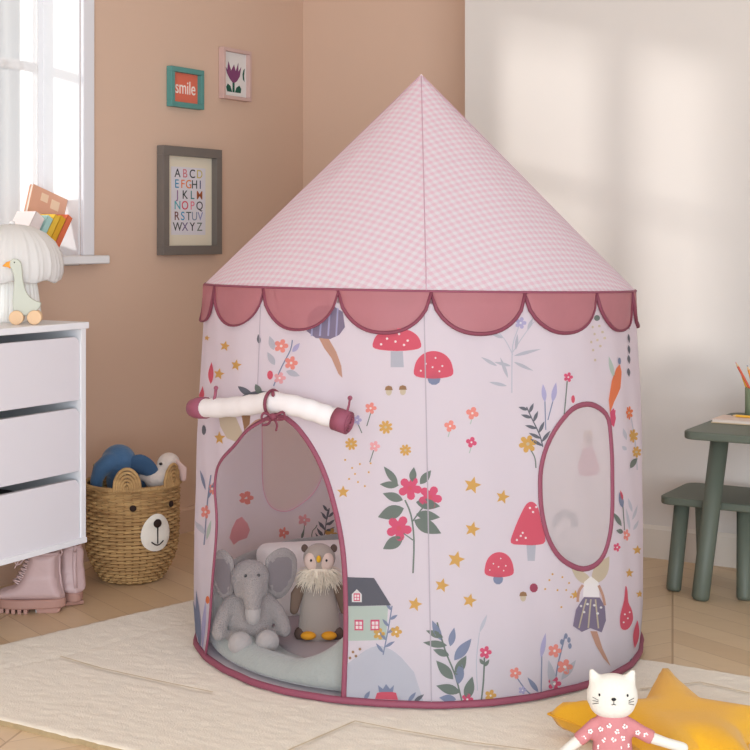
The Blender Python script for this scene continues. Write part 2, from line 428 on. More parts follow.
def part(mb_, name, mats, parent=None, **k):
    """geometry given in world coordinates, parented to the tent (or one of its parts)"""
    for i in range(len(mb_.v)): mb_.v[i] = mb_.v[i]-Vector((TX, TY, .015))
    return mb_.build(name, mats, parent or tent, **k)
def pl(pts): return [pix(*p) for p in pts]
AR = .53
door_px = [(275, 415), (262, 421), (249, 430), (237, 444), (222, 461), (216, 473), (214.5, 490), (216.5, 515), (216, 540), (213.5, 575), (210, 615), (207.5, 645), (206.5, 660)]
door_px_r = [(344, 699), (345, 660), (346, 620), (345, 575), (341.5, 540), (334, 505), (324, 473), (312, 448), (298, 428), (287, 418)]
door = pl(door_px)+pl(door_px_r)
dl_ = smoothloop([Vector((a*AR, z)) for a, z in pl(door_px_r)[::-1][::-1]]+[], 4, False)
dr_ = smoothloop([Vector((a*AR, z)) for a, z in pl(door_px)], 4, False)
zdl = ZB+.006
door_loop = [Vector((v.x, max(v.y, zdl))) for v in dl_]+[Vector((v.x, max(v.y, zdl))) for v in dr_]
door_loop[0].y = zdl; door_loop[-1].y = zdl
# bottom edge of the opening
a0, a1 = door_loop[-1], door_loop[0]
door_loop += [a0.lerp(a1, k/16) for k in range(1, 16)]
w_px = [(586, 404), (598, 408), (607, 419), (609.5, 445), (610, 480), (610, 508), (608.5, 532), (604, 551), (596, 563), (583, 569), (568, 563.5), (556, 553), (547, 536), (541.5, 512), (540, 490), (541, 468), (547, 446), (558, 424), (571, 409)]
wr = smoothloop([Vector((a*AR, z)) for a, z in pl(w_px)], 3)
wbk = [Vector((p.x-PI*AR, p.y-.04)) for p in wr]
outer = []
NT = 120
for i in range(NT): outer.append((-PI*AR+2*PI*AR*i/NT, ZB))
for z in [ZB+(ZW-ZB)*k/20 for k in range(20)]: outer.append((PI*AR, z))
for i in range(NT): outer.append((PI*AR-2*PI*AR*i/NT, ZW))
for z in [ZW-(ZW-ZB)*k/20 for k in range(20)]: outer.append((-PI*AR, z))
holes = [door_loop, wr, wbk]
pts = []
for i in range(1, NT*2):
    x = -PI*AR+2*PI*AR*i/(NT*2)
    for j in range(1, 34):
        z = ZB+(ZW-ZB)*j/34
        if all(edist((x, z), h) > .009 for h in holes if abs(h[0].x-x) < .6): pts.append((x, z))
V, Fc = cdt([outer]+holes, pts, holes)
wall = MB(); wall.add([S(v.x/AR, v.y) for v in V], Fc, 0)
wall_n = len(wall.v)
# ---- the print
PAL = {'white': (234, 224, 231), 'cap': (224, 106, 124), 'pink': (224, 104, 134), 'coral': (240, 158, 146), 'blush': (240, 178, 180), 'gold': (222, 178, 106),
       'leaf': (130, 140, 132), 'slate': (146, 154, 178), 'lilac': (190, 184, 216), 'pale': (206, 206, 214), 'grey': (120, 122, 130), 'violet': (146, 134, 156),
       'skin': (206, 164, 144), 'sage': (196, 208, 198), 'orange': (236, 140, 98), 'khaki': (216, 202, 178), 'brown': (168, 132, 100), 'cream': (250, 246, 244), 'stone': (196, 196, 204),
       'roofg': (112, 112, 120), 'seam': (200, 190, 198), 'berry': (176, 90, 110)}
PK = list(PAL); tent_mats = [mat('tent_print_'+k, PAL[k], .75, bump=.15, bscale=350, trans=.5, spec=.2) for k in PK]
BACK = [False]
def poly(px, colr, lay=1, mbx=None):
    mbx = mbx or wall
    px = [Vector(p) for p in px]
    xs = [p.x for p in px]; ys = [p.y for p in px]; big = max(max(xs)-min(xs), max(ys)-min(ys)) > 16
    q = []
    for i in range(len(px)):
        a, b = px[i], px[(i+1) % len(px)]; n = max(1, int((b-a).length/7)) if big else 1
        q += [a.lerp(b, k/n) for k in range(n)]
    g_ = []
    if big:
        y = min(ys)
        while y < max(ys):
            x = min(xs)
            while x < max(xs):
                if inside((x, y), q) and edist((x, y), q) > 2: g_.append((x, y))
                x += 7
            y += 7
    try: V_, F2 = cdt([q], g_)
    except Exception: return
    off = (.0011+.0003*lay)*(-1 if BACK[0] else 1)
    vs = []
    for v_ in V_:
        t_, z_ = pix(v_.x, v_.y, BACK[0])
        vs.append(S(t_, max(ZB, z_), off))
    mbx.add(vs, F2, PK.index(colr))
def star(x, y, r, rot=0, c='gold'):
    poly([(x+(r if k % 2 == 0 else r*.45)*math.sin(rot+k*PI/5), y-(r if k % 2 == 0 else r*.45)*math.cos(rot+k*PI/5)) for k in range(10)], c)
def disc(x, y, r, c, ry=None, rot=0, n=10, lay=1):
    ry = ry or r; P = []
    for k in range(n):
        a = 2*PI*k/n; dx, dy = r*math.cos(a), ry*math.sin(a); P.append((x+dx*math.cos(rot)-dy*math.sin(rot), y+dx*math.sin(rot)+dy*math.cos(rot)))
    poly(P, c, lay)
def flower(x, y, r, c, pet=5, cc='cream', rot=.3, w=1.0):
    P = []
    for k in range(pet*6):
        a = 2*PI*k/(pet*6); q = r*(.52+.48*abs(math.cos(a*pet/2))**.7); P.append((x+q*math.sin(a+rot)*w, y-q*math.cos(a+rot)))
    poly(P, c, 1); disc(x, y, max(.9, r*.2), cc, n=7, lay=2)
def leaf(x0, y0, x1, y1, w, c='leaf', lay=1):
    a = Vector((x0, y0)); b = Vector((x1, y1)); d = b-a; n = Vector((-d.y, d.x)).normalized()
    P = []
    for k in range(9): t_ = k/8; P.append(a+d*t_+n*w*math.sin(PI*t_**.85))
    for k in range(7, 0, -1): t_ = k/8; P.append(a+d*t_-n*w*math.sin(PI*t_**.85))
    poly(P, c, lay)
def stem(P, w=.7, c='leaf', lay=0):
    P = smoothloop(P, 3, False) if len(P) > 2 else [Vector(p) for p in P]; l, r_ = [], []
    for i, p in enumerate(P):
        d = (P[min(i+1, len(P)-1)]-P[max(i-1, 0)]); n = Vector((-d.y, d.x)).normalized()
        l.append(p+n*w); r_.append(p-n*w)
    poly(l+r_[::-1], c, lay)
def cap(x, y, w, h, c='cap', sx=0):
    P = []
    for k in range(15):
        a = PI*k/14; P.append((x+w*math.cos(a)+sx*math.sin(a), y-h*math.sin(a)**.8))
    P += [(x-w*.7, y+h*.14), (x, y+h*.2), (x+w*.7, y+h*.14)]
    poly(smoothloop(P, 2), c, 2)
    for dx, dy in ((-.4, -.45), (.1, -.7), (.45, -.35), (-.05, -.3), (-.65, -.15), (.3, -.12)): disc(x+dx*w+sx*.5, y+dy*h, w*.055, 'cream', n=6, lay=3)
def sprig(P, n, ln, w, c='leaf', sc=None):
    stem(P, .6, c); P2 = smoothloop(P, 8, False)
    for k in range(n):
        i = int((k+.6)/n*(len(P2)-2)); p = P2[i]; d = (P2[i+1]-P2[i]).normalized(); nn = Vector((-d.y, d.x))*(1 if k % 2 else -1)
        q = p+(d*.75+nn*.85)*ln*(1-.35*k/n); leaf(p.x, p.y, q.x, q.y, w, c)
def acorn(x, y):
    disc(x, y+1.5, 3, 'khaki', 4); poly([(x-4, y), (x-3, y-3.5), (x, y-4.6), (x+3, y-3.5), (x+4, y)], 'brown', 2)
def dots(L_, c='gold', r=1.1):
    for x, y in L_: disc(x, y, r, c, n=6, lay=4)
# fairy high left
poly([(309, 314), (317, 306), (330, 304), (343, 312), (345, 327), (339, 335), (330, 339), (316, 338), (307, 331)], 'violet')
for x in (314, 322, 330, 338): stem([(x, 308), (x-2, 336)], .9, 'lilac', 2)
poly([(319, 338), (328, 338), (336, 352), (341, 366), (342, 378), (338, 374), (331, 358), (324, 348)], 'skin')
# flowers above the door
for a in ((281, 346, 7, 'coral'), (291, 363, 7, 'coral'), (280, 378, 6, 'blush')): flower(*a)
disc(270.5, 375, 3, 'cap', 4.6); stem([(274, 386), (282, 366), (290, 350), (292, 340)], .6, 'slate')
leaf(274, 350, 270, 336, 3, 'stone'); leaf(292, 352, 300, 343, 2.5, 'lilac'); leaf(286, 371, 300, 376, 3, 'stone'); leaf(275, 365, 268, 352, 3, 'stone')
leaf(260, 344, 259, 334, 1.8, 'grey')
for a in ((225, 346, 5.5), (238, 365, 6), (219, 374, 6), (207, 338, 3)): star(*a, .2)
leaf(210, 384, 211, 362, 2.4, 'cap'); leaf(201.5, 402, 203, 386, 2.6, 'cap')
# mushrooms either side of the middle seam
cap(397, 347, 24, 19); poly([(391, 351), (403, 351), (404, 367), (391, 367)], 'stone')
cap(433.5, 374, 19.5, 23); disc(434, 379, 6.5, 'slate', 6)
acorn(389, 390); acorn(403, 389.5)
flower(371, 408, 6, 'coral'); stem([(371, 413), (367, 426)], .5); flower(357, 420, 5, 'lilac'); stem([(358, 424), (362, 433)], .5); flower(375, 446, 5.5, 'blush'); stem([(374, 450), (370, 462)], .5)
for x, y, r in ((386, 427, 7), (351, 444, 6.5), (405.5, 450, 6)): flower(x, y, r, 'gold', 8, 'khaki')
dots([(345, 460), (352, 468), (360, 464), (369, 472), (349, 479), (358, 482), (365, 486), (371, 463), (355, 474)])
star(343, 492, 6.5)
# big flower spray
stem([(413, 573), (414, 540), (411, 515), (405, 500)], .8); stem([(412, 522), (424, 506), (430, 500)], .7); stem([(413, 540), (402, 532)], .6)
for a in ((398, 484, 384, 466, 3.5), (399, 485, 380, 484, 3.6), (403, 500, 383, 493, 4.5), (404, 508, 378, 517, 7), (403, 537, 383, 549, 6), (412, 482, 414, 467, 3.6), (420, 484, 431, 470, 4), (416, 502, 440, 506, 5.5), (414, 520, 441, 533, 7), (416, 514, 440, 517, 5)): leaf(*a)
for a in ((410, 488, 12, 'pink'), (430, 497, 12, 'pink'), (399, 528, 13, 'pink')): flower(*a, 5, 'cap', .5)
# door-side left strip
stem([(203, 545), (206, 510), (210, 475)], .6, 'slate'); flower(205, 512, 7, 'coral', w=.7); flower(211.5, 489, 6, 'coral', w=.5); leaf(207, 500, 214, 480, 1.6, 'slate'); leaf(204, 535, 196, 520, 2, 'pale'); leaf(205, 490, 200, 470, 1.5, 'slate'); leaf(206, 540, 211, 520, 2, 'sage')
leaf(201, 648, 197, 590, 2, 'slate'); leaf(203, 650, 205, 600, 1.6, 'lilac'); leaf(198, 640, 195.5, 600, 1.2, 'slate'); disc(207, 600, 2, 'orange', 4)
# fairy wing over the door and dark leaves by the roll
poly([(219, 414), (228, 410), (238, 418), (244, 432), (238, 442), (228, 438), (221, 426)], 'khaki'); poly([(238, 444), (246, 430), (256, 420), (262, 418), (250, 430)], 'skin')
poly([(243, 412), (252, 410), (251, 424), (246, 430)], 'brown', 2); star(220, 438, 7); leaf(240, 386, 256, 398, 3, 'grey'); leaf(256, 384, 262, 397, 3, 'leaf'); leaf(244, 396, 270, 392, 3, 'grey'); disc(204, 430, 2, 'grey', 5)
# house and hill
poly([(347, 577), (374, 578), (391, 605.5), (347, 606)], 'roofg', 1)
poly([(347, 606), (388, 606), (386, 640), (347, 641)], 'sage', 0)
poly([(352, 602), (352, 594), (357, 589), (362, 594), (362, 602)], 'cream', 2)
for x, y, w in ((357, 597, 3.2), (359, 625, 4.4), (375, 625, 4.4)):
    poly([(x-w, y-w*1.2), (x+w, y-w*1.2), (x+w, y+w*1.2), (x-w, y+w*1.2)], 'pink', 2)
    for a, b in ((-1, -1), (0, -1), (-1, 0), (0, 0)):
        q = w*.82; xx = x+a*q+.12*w; yy = y+b*q*1.15+.12*w
        poly([(xx, yy), (xx+q*.76, yy), (xx+q*.76, yy+q*.9), (xx, yy+q*.9)], 'cream', 4)
sprig([(383, 655), (388, 630), (392, 606)], 7, 11, 1.6, 'slate'); flower(379, 634, 6, 'gold'); flower(396, 632, 6, 'gold')
dots([(353, 652), (360, 649), (350, 658), (356, 656)], 'brown', 1.5)
P = [(347, 664)]+[(356+5*k, 662-16*math.sin(PI*(k+1)/11)) for k in range(10)]+[(414, 672), (424, 703), (347, 700)]
poly(P, 'pale', 0)
poly([(375, 699), (377, 693), (387, 690.5), (396, 693), (398, 700)], 'cap', 2); poly([(379, 692), (378, 685), (383, 689), (386, 684), (390, 689), (394, 685), (393, 692)], 'slate', 3)
leaf(364, 700, 370, 691, 2, 'slate'); leaf(408, 702, 416, 692, 2, 'slate'); leaf(414, 702, 424, 694, 2, 'grey')
# right half
for a in ((455.7, 559, 9), (472, 529, 8), (441.7, 585, 7.5), (469, 600, 7.5), (415, 604, 7.5), (472, 485, 9), (502.7, 497, 7.5)): star(*a, .25)
P = [(511, 543), (514, 531), (521, 515), (527, 504), (533, 502), (538, 508), (541, 522), (545, 541), (536, 545), (524, 545)]
poly(smoothloop(P, 3), 'cap', 2); dots([(521, 536), (517, 540), (526, 538), (530, 508), (533, 512), (536, 507), (523, 533)], 'cream', 1.2); poly([(527, 545), (536, 545), (535, 561), (528, 561)], 'stone')
cap(499, 573, 14.5, 21); disc(498, 579, 5, 'slate', 5.5)
acorn(523, 596); disc(534, 588, 4.2, 'berry', 4.6)
dots([(552, 574), (562, 577), (545, 589), (557, 590), (569, 583), (571, 597), (561, 607), (549, 580), (566, 590)])
star(576, 595, 5)
# fairy under the window
leaf(591, 584, 572, 569, 5, 'khaki'); leaf(592, 584, 608, 556, 7, 'khaki'); poly([(584, 582), (590, 576), (597, 582), (598, 600), (583, 600)], 'cream', 2); stem([(583, 585), (579, 592), (578, 602)], 1.3, 'skin', 3); stem([(597, 585), (601, 595), (603, 605)], 1.3, 'skin', 3)
poly([(584, 597), (598, 597), (603, 606), (604, 620), (600, 632), (590, 628), (582, 632), (573, 626), (576, 610)], 'violet', 3)
for x0, x1 in ((586, 579), (590, 588), (594, 597)): stem([(x0, 599), (x1, 628)], .7, 'khaki', 4)
for x, y in ((581, 606), (587, 604), (593, 605), (599, 607), (584, 612), (596, 613)): disc(x, y, 1.3, 'cream', n=6, lay=5)
poly([(590, 631), (596, 631), (601, 648), (609, 666), (602, 658), (595, 645)], 'skin', 2)
# top right
stem([(512, 393), (512, 365), (513, 345), (518, 330), (522, 318)], .6, 'pale'); stem([(513, 355), (505, 340), (494, 328)], .5, 'pale'); stem([(513, 352), (524, 336), (534, 322)], .5, 'pale')
for a in ((497, 366, 481, 357), (511, 366, 494, 362), (514, 356, 541, 349), (514, 362, 534, 371), (507, 386, 489, 382), (508, 378, 500, 357), (516, 350, 518, 334), (503, 338, 490, 333), (528, 330, 533, 318)): leaf(*a, 1.7, 'stone')
flower(521, 323, 6, 'lilac')
for x, y, r, c in ((450, 426, 6, 'coral'), (472, 413, 6.5, 'coral'), (471, 442, 5.5, 'pink')): flower(x, y, r, c, 4); stem([(x, y+4), (x-2, y+11)], .5, 'sage')
sprig([(543, 447), (540, 435), (532, 418), (527, 407)], 9, 13, 1.7, 'grey'); flower(528, 444, 9, 'gold', 6, 'khaki'); stem([(531, 450), (535, 458), (536, 468)], .6)
for x, y, x2, y2 in ((545, 398, 546, 430), (553, 398, 548, 420)):
    stem([(x, y), (x2, y2)], .5, 'slate')
leaf(545, 402, 543, 384, 2.2, 'lilac'); leaf(552, 402, 555, 382, 2.4, 'lilac')
flower(567, 377, 5, 'pink'); stem([(566, 381), (563, 414)], .6); disc(572, 399, 2, 'cap', 4)
poly([(619, 364), (621, 372), (619, 388), (613, 402), (609, 413), (608, 400), (611, 380), (615, 368)], 'orange', 2); disc(618.5, 361, 2, 'slate', 3.5, lay=3); leaf(613, 378, 608, 356, 2, 'sage'); poly([(610, 424), (609, 412), (613, 408), (615, 418), (613, 427)], 'pink', 1)
stem([(614, 410), (612, 425)], .8, 'pink')
dots([(592, 327), (599, 326), (594, 334), (602, 332), (590, 342), (597, 340), (604, 338), (592, 350), (600, 346), (594, 360)], 'khaki', 1.4); disc(597, 318, 3, 'leaf')
for y in (321, 334, 345, 355, 368): leaf(629, y, 630, y+9, 1.4, 'grey')
for a in ((630, 413, 7), (634, 436, 7), (637, 452, 6)): flower(*a, 'orange' if a[0] < 632 else 'gold', 7, 'khaki', w=.6)
leaf(630, 468, 638, 458, 3, 'leaf'); leaf(626, 440, 622, 428, 2, 'pale'); leaf(626, 450, 621, 446, 2, 'pale'); stem([(632, 415), (636, 440), (638, 470)], .5, 'pale')
leaf(622, 508, 618, 492, 3, 'slate'); leaf(622, 500, 619, 490, 1.6, 'cap', 2); leaf(620, 526, 611, 512, 2.5, 'leaf'); leaf(622, 532, 614, 530, 2.5, 'leaf'); flower(626, 535, 6, 'coral', w=.7); flower(615, 547, 4.5, 'pink', w=.8); stem([(622, 500), (624, 530)], .6)
for a in ((630, 530, 626, 508), (632, 520, 638, 505), (633, 530, 639, 520), (632, 512, 628, 498)): leaf(*a, 1.5, 'pale')
star(637, 550, 5); star(629, 573, 5); star(639, 594, 4)
P = [(624, 586), (622.5, 600), (619, 616), (620, 628), (626, 629), (632, 620), (631, 610), (627, 602), (626, 590)]
poly(smoothloop(P, 3), 'cap', 2); dots([(623, 614), (626, 618), (622, 622), (628, 612)], 'cream', 1); leaf(634, 648, 637, 620, 3, 'cap', 2)
leaf(628, 665, 630, 658, 1.4, 'grey'); leaf(631, 665, 634, 657, 1.4, 'grey')
# bottom meadow
stem([(462, 702), (455, 675), (445, 650), (437, 622)], .8)
for a in ((441, 640, 432, 620, 3.6, 'slate'), (443, 637, 426, 630, 3.4, 'leaf'), (447, 645, 423, 642, 3.6, 'leaf'), (449, 655, 433, 649, 3.6, 'leaf'), (453, 679, 436, 660, 5, 'leaf'), (460, 692, 436, 685, 5, 'leaf'), (450, 646, 454, 627, 3.4, 'slate'), (454, 660, 471, 638, 5, 'slate'), (455, 675, 466, 655, 4.6, 'leaf'), (466, 700, 472, 676, 5, 'leaf'), (456, 699, 439, 697, 4, 'slate'), (458, 684, 461, 662, 4.4, 'slate')): leaf(*a)
flower(485, 652, 6.5, 'pink'); stem([(484, 657), (483, 680), (481, 699)], .8); leaf(483, 664, 479, 658, 1.8); leaf(484, 666, 489, 659, 1.8)
leaf(479, 632, 487, 614, 1.8, 'pale'); stem([(479, 632), (476, 660), (477, 690)], .5, 'pale')
flower(515, 673, 6, 'coral'); stem([(517, 678), (524, 688), (530, 694)], .6, 'slate'); flower(490, 695, 6, 'gold'); flower(467, 699, 6, 'pink'); flower(522, 690, 4, 'lilac')
leaf(541, 658, 546, 633, 2.6, 'lilac'); stem([(542, 656), (541, 692)], .6, 'slate'); leaf(538, 692, 527, 677, 2.5, 'slate')
leaf(555, 690, 549, 660, 4, 'stone'); leaf(562, 680, 576, 660, 3.4, 'stone'); stem([(555, 690), (558, 668), (563, 645), (565, 636)], .7, 'slate')
for x, y in ((566, 636), (570, 646), (562, 642), (569, 640)): disc(x, y, 1.8, 'slate', 3, n=7)
for a in ((555, 651, 7, 'coral'), (565, 667, 8, 'coral'), (555, 684, 7, 'pink')): flower(*a)
# print on the inside of the far wall, seen through the door and the netting
BACK[0] = True
poly([(229, 538), (233, 529), (238, 520), (244, 517), (249, 524), (250, 530), (247, 538), (240, 541), (235, 545)], 'blush', 1); flower(247, 498, 7, 'coral')
sprig([(322, 545), (326, 528), (329, 508)], 9, 12, 1.5, 'grey'); flower(331, 535, 7, 'gold'); stem([(300, 555), (303, 535), (305, 520)], .6); flower(304, 520, 6, 'blush'); stem([(315, 550), (312, 535), (317, 525)], .6); flower(284, 533, 6, 'coral'); flower(240, 592, 6, 'orange')
P = [(551+14*math.cos(PI*k/8)+13, 527-18*math.sin(PI*k/8)) for k in range(9)]+[(556, 527), (560, 518), (568, 518), (572, 527)]
poly(P, 'grey', 1); poly([(577, 470), (583, 448), (592, 446), (600, 470), (595, 476), (582, 476)], 'pink', 1); disc(588, 440, 5, 'skin', 6); disc(588, 434, 5, 'gold', 4)
BACK[0] = False
# seam ribbons on the wall (panel joins)
ths = [pix(424, 305)[0], pix(262, 305)[0]]
the_ = [pix(431.5, 690)[0], pix(262, 420)[0]]
for si, th in enumerate(ths+[math.radians(91), math.radians(150)]):
    vs = []
    for k in range(43):
        zl = ZB if si != 1 else .66
        z = zl+(ZW-zl)*k/42; w = .0013
        if si == 0: th = ths[0]*k/42+the_[0]*(1-k/42)
        vs += [S(th-w/.53, z, .0024), S(th+w/.53, z, .0024)]
    wall.add(vs, [(2*k, 2*k+1, 2*k+3, 2*k+2) for k in range(42)], PK.index('seam'))
part(wall, 'wall_panel', tent_mats)
m_trim = mat('mauve_binding', (140, 74, 92), .6, bump=.2, bscale=400)
m_net = mat('window_net', (250, 242, 244), .9, trans=.5, alpha=.62)
def ring(loop, name, w=.0052, parent=None, closed=True, off=.002, mm=None):
    q = MB(); q.tube([S(p.x/AR, p.y, off) for p in loop], w, 8, closed=closed, flat=.55)
    return part(q, name, mm or m_trim, parent)
ring([Vector((p.x, p.y)) for p in door_loop[:len(dl_)+len(dr_)]], 'door_binding', closed=False, w=.0055)
m_trim2 = mat('pale_pink_binding', (222, 160, 178), .6); m_net2 = mat('rear_net', (246, 232, 236), .9, trans=.6, alpha=.82)
for h, nm in ((wr, 'window_netting'), (wbk, 'window_netting')):
    gp = []
    xs = [p.x for p in h]; ys = [p.y for p in h]; x = min(xs)
    while x < max(xs):
        y = min(ys)
        while y < max(ys):
            if inside((x, y), h) and edist((x, y), h) > .008: gp.append((x, y))
            y += .02
        x += .02
    V2, F2 = cdt([h], gp); q = MB(); q.add([S(v.x/AR, v.y) for v in V2], F2)
    nn = part(q, nm, m_net if h is wr else m_net2); ring(h, 'window_binding', parent=nn, w=.0058 if h is wr else .004, mm=m_trim if h is wr else m_trim2)
# base binding and ground sheet
q = MB(); q.tube([S(2*PI*k/96, .024, .003) for k in range(96)], .0078, 8, closed=True); part(q, 'base_binding', m_trim)
q = MB(); q.lathe([(.0, .0165), (.520, .0165), (.520, .0205), (0.0, .0205)], (TX, TY, 0), 96); part(q, 'ground_sheet', mat('sheet_pale', (226, 214, 220), .8), smooth=False)
# roof cone
APEX = Vector((.1115, 3.38, 1.366)); rim_R = .514
def rimp(t, dr=0, dz=0): return Vector((TX+.002+(rim_R+dr)*math.sin(t), TY-(rim_R+dr)*math.cos(t), zrim(t)+dz))
mgh = bpy.data.materials.new('pink_gingham'); mgh.use_nodes = True; nt = mgh.node_tree; N = nt.nodes; K = nt.links; b = N['Principled BSDF']
b.inputs['Roughness'].default_value = .7; b.inputs['Specular IOR Level'].default_value = .25
uv = N.new('ShaderNodeUVMap'); uv.uv_map = 'UVMap'; sx = N.new('ShaderNodeSeparateXYZ'); K.new(uv.outputs[0], sx.inputs[0])
def stripe(o_): return M_('GREATER_THAN', M_('FRACT', M_('DIVIDE', o_, .0175)), .5)
fac = M_('MULTIPLY', M_('ADD', stripe(sx.outputs[0]), stripe(sx.outputs[1])), .5)
cr = N.new('ShaderNodeMixRGB'); cr.inputs[1].default_value = (*lin((252, 244, 249)), 1); cr.inputs[2].default_value = (*lin((246, 214, 226)), 1); K.new(fac, cr.inputs[0])
K.new(cr.outputs[0], b.inputs['Base Color']); tr = N.new('ShaderNodeBsdfTranslucent'); K.new(cr.outputs[0], tr.inputs[0]); mx = N.new('ShaderNodeMixShader'); mx.inputs[0].default_value = .45
K.new(b.outputs[0], mx.inputs[1]); K.new(tr.outputs[0], mx.inputs[2]); K.new(mx.outputs[0], N['Material Output'].inputs['Surface'])
nz = N.new('ShaderNodeTexNoise'); nz.inputs['Scale'].default_value = 22; bp = N.new('ShaderNodeBump'); bp.inputs['Strength'].default_value = .25; bp.inputs['Distance'].default_value = .01; K.new(nz.outputs['Fac'], bp.inputs['Height']); K.new(bp.outputs[0], b.inputs['Normal'])
SEAM = math.radians(-.2); nseg, nr = 144, 30
me = bpy.data.meshes.new('roof'); vs = []; fs = []; uvs = []
cone_s = .5165/math.hypot(.5165, .51)
def roofp(t, k):
    """k 0 apex .. 1 rim"""
    p = APEX.lerp(rimp(t), k); c = Vector((APEX.x, APEX.y, p.z)); d = p-c
    tt = (t-SEAM) % (PI/2)/(PI/2)
    sag = -.008*math.sin(PI*tt)*math.sin(PI*min(1, k*1.0))*0+.0025*math.sin(13*t)*k*(1-k)*2
    if d.length > 1e-6: p = p+d.normalized()*sag
    return p
for i in range(nseg):
    for j in range(nr):
        t0, t1 = SEAM+2*PI*i/nseg, SEAM+2*PI*(i+1)/nseg; k0, k1 = max(j/nr, .004), (j+1)/nr
        o = len(vs); q = [(t0, k0), (t1, k0), (t1, k1), (t0, k1)]
        vs += [roofp(*x)-Vector((TX, TY, .015)) for x in q]; fs.append((o, o+1, o+2, o+3))
        pan = (i*4)//nseg
        for (t_, k_) in q:
            a = (t_-SEAM-pan*PI/2-PI/4)*cone_s; r_ = k_*.727; uvs.append((r_*math.sin(a)+5, r_*math.cos(a)+5))
me.from_pydata([tuple(v_) for v_ in vs], [], fs); ul = me.uv_layers.new(name='UVMap')
for i, w in enumerate(uvs): ul.data[i].uv = w
bm = bmesh.new(); bm.from_mesh(me); bmesh.ops.remove_doubles(bm, verts=bm.verts, dist=1e-5); bm.to_mesh(me); bm.free()
me.materials.append(mgh); me.polygons.foreach_set('use_smooth', [True]*len(me.polygons))
ro = bpy.data.objects.new('roof', me); C.objects.link(ro); ro.parent = tent
q = MB(); q.tube([rimp(2*PI*k/120) for k in range(120)], .0028, 8, closed=True); part(q, 'rim_binding', m_trim)
m_seam = mat('roof_seam_tape', (204, 164, 180), .7)
for k in range(4):
    q = MB(); t_ = SEAM+k*PI/2; q.tube([roofp(t_, j/20)+Vector((math.sin(t_), -math.cos(t_), 1))*.001 for j in range(21)], [.0013]*21, 6); part(q, 'roof_seam', m_seam)
q = MB(); q.ell(APEX+Vector((0, 0, -.002)), (.0035, .0035, .005)); part(q, 'roof_tip', mat('tip_fabric', (244, 222, 228), .7))
# scalloped valance, sixteen scallops
m_val = mat('rose_organza', (190, 122, 128), .55, trans=.35, alpha=.86, spec=.4, var=.05, vscale=30)
jts = [pix(u, 300)[0] for u in (217, 265, 339, 431, 524, 595, 630)]
rest = (2*PI-(jts[-1]-jts[0]))/10; jts += [jts[-1]+rest*(k+1) for k in range(9)]; jts.append(jts[0]+2*PI)
for k in range(16):
    tc_ = (jts[k]+jts[k+1])/2; hw = (jts[k+1]-jts[k])/2; n = 18; vs = []; edge = []
    for i in range(n+1):
        a = -1+2*i/n; t_ = tc_+hw*a; dep = .084*(max(0, 1-abs(a)**2.3))**.6
        for j in range(6):
            f = j/5; z = zrim(t_)-.002-dep*f; r_ = .517+.004*math.cos(2.1*a)*f+.002*math.sin(5*a+k)*f-(.003 if abs(a) > .97 else 0)
            vs.append(Vector((TX+r_*math.sin(t_), TY-r_*math.cos(t_), z)))
        edge.append(vs[-1]+Vector((math.sin(t_), -math.cos(t_), 0))*.001)
    q = MB(); q.add(vs, [(i*6+j, i*6+j+1, (i+1)*6+j+1, (i+1)*6+j) for i in range(n) for j in range(5)])
    sc = part(q, 'scallop', m_val); q = MB(); q.tube(edge, .0042, 6, flat=.5); part(q, 'scallop_binding', mat('scallop_trim', (132, 66, 82), .6, trans=.1), sc)
# rolled door flap, two rolls joined by a tie
m_roll = mat('flap_fabric', (244, 238, 238), .75, trans=.2, var=.04, vscale=40)
m_trimr = mat('flap_binding', (142, 76, 94), .6)
rollA = [at(199, 408, 3.10), at(225, 407.5, 3.03), at(250, 405, 2.96), at(272, 401.5, 2.905)]
rollB = [at(272, 401.5, 2.905), at(300, 407, 2.865), at(325, 415, 2.84), at(341, 420.5, 2.825)]
def crinkle(P, r): return [r*(1+.05*math.sin(i*1.7)) for i in range(len(P))]
q = MB(); P = smoothloop(rollA, 6, False); q.tube(P, crinkle(P, .0212), 18); P = smoothloop(rollB, 6, False); q.tube(P, crinkle(P, .0212), 18)
flap = part(q, 'rolled_flap', m_roll)
dA = (rollA[0]-rollA[1]).normalized(); q = MB(); q.tube([rollA[0]-dA*.026, rollA[0]+dA*.004, rollA[0]+dA*.022, rollA[0]+dA*.027], [.0238, .0236, .020, .015], 18, cap=True); part(q, 'flap_hem', m_trimr, flap)
dB = (rollB[-1]-rollB[-2]).normalized(); e = rollB[-1]; q = MB(); q.tube([e-dB*.014, e+dB*.018], [.0236, .0236], 20)
a_ = Vector((0, 0, 1)); a_ = (a_-dB*a_.dot(dB)).normalized(); b_ = dB.cross(a_)
sp_ = [e+dB*.020+(a_*math.cos(k*.5)+b_*math.sin(k*.5))*(.0215-.0004*k) for k in range(48)]; q.tube(sp_, .0017, 6); part(q, 'flap_hem', m_trimr, flap)
for p0, p1 in ((at(213.5, 403, 3.045), at(216, 388, 3.045)), (at(347, 412, 2.815), at(350, 398, 2.83))):
    q = MB(); q.tube([p0, p0.lerp(p1, .5)+Vector((.001, -.002, 0)), p1], [.0034]*3, 8, flat=.5); q.ell(p1, (.005, .003, .005)); part(q, 'toggle_loop', m_trimr, flap)
c_ = at(272.5, 403, 2.90); q = MB()
dT = (rollA[-1]-rollB[1]).normalized(); aa = Vector((0, 0, 1)); bb = dT.cross(aa).normalized()
q.tube([c_+(aa*math.cos(t_)+bb*math.sin(t_))*.0265 for t_ in [2*PI*k/20 for k in range(20)]], .0036, 6, closed=True)
kn = at(273, 417, 2.872); q.ell(kn, (.009, .007, .008))
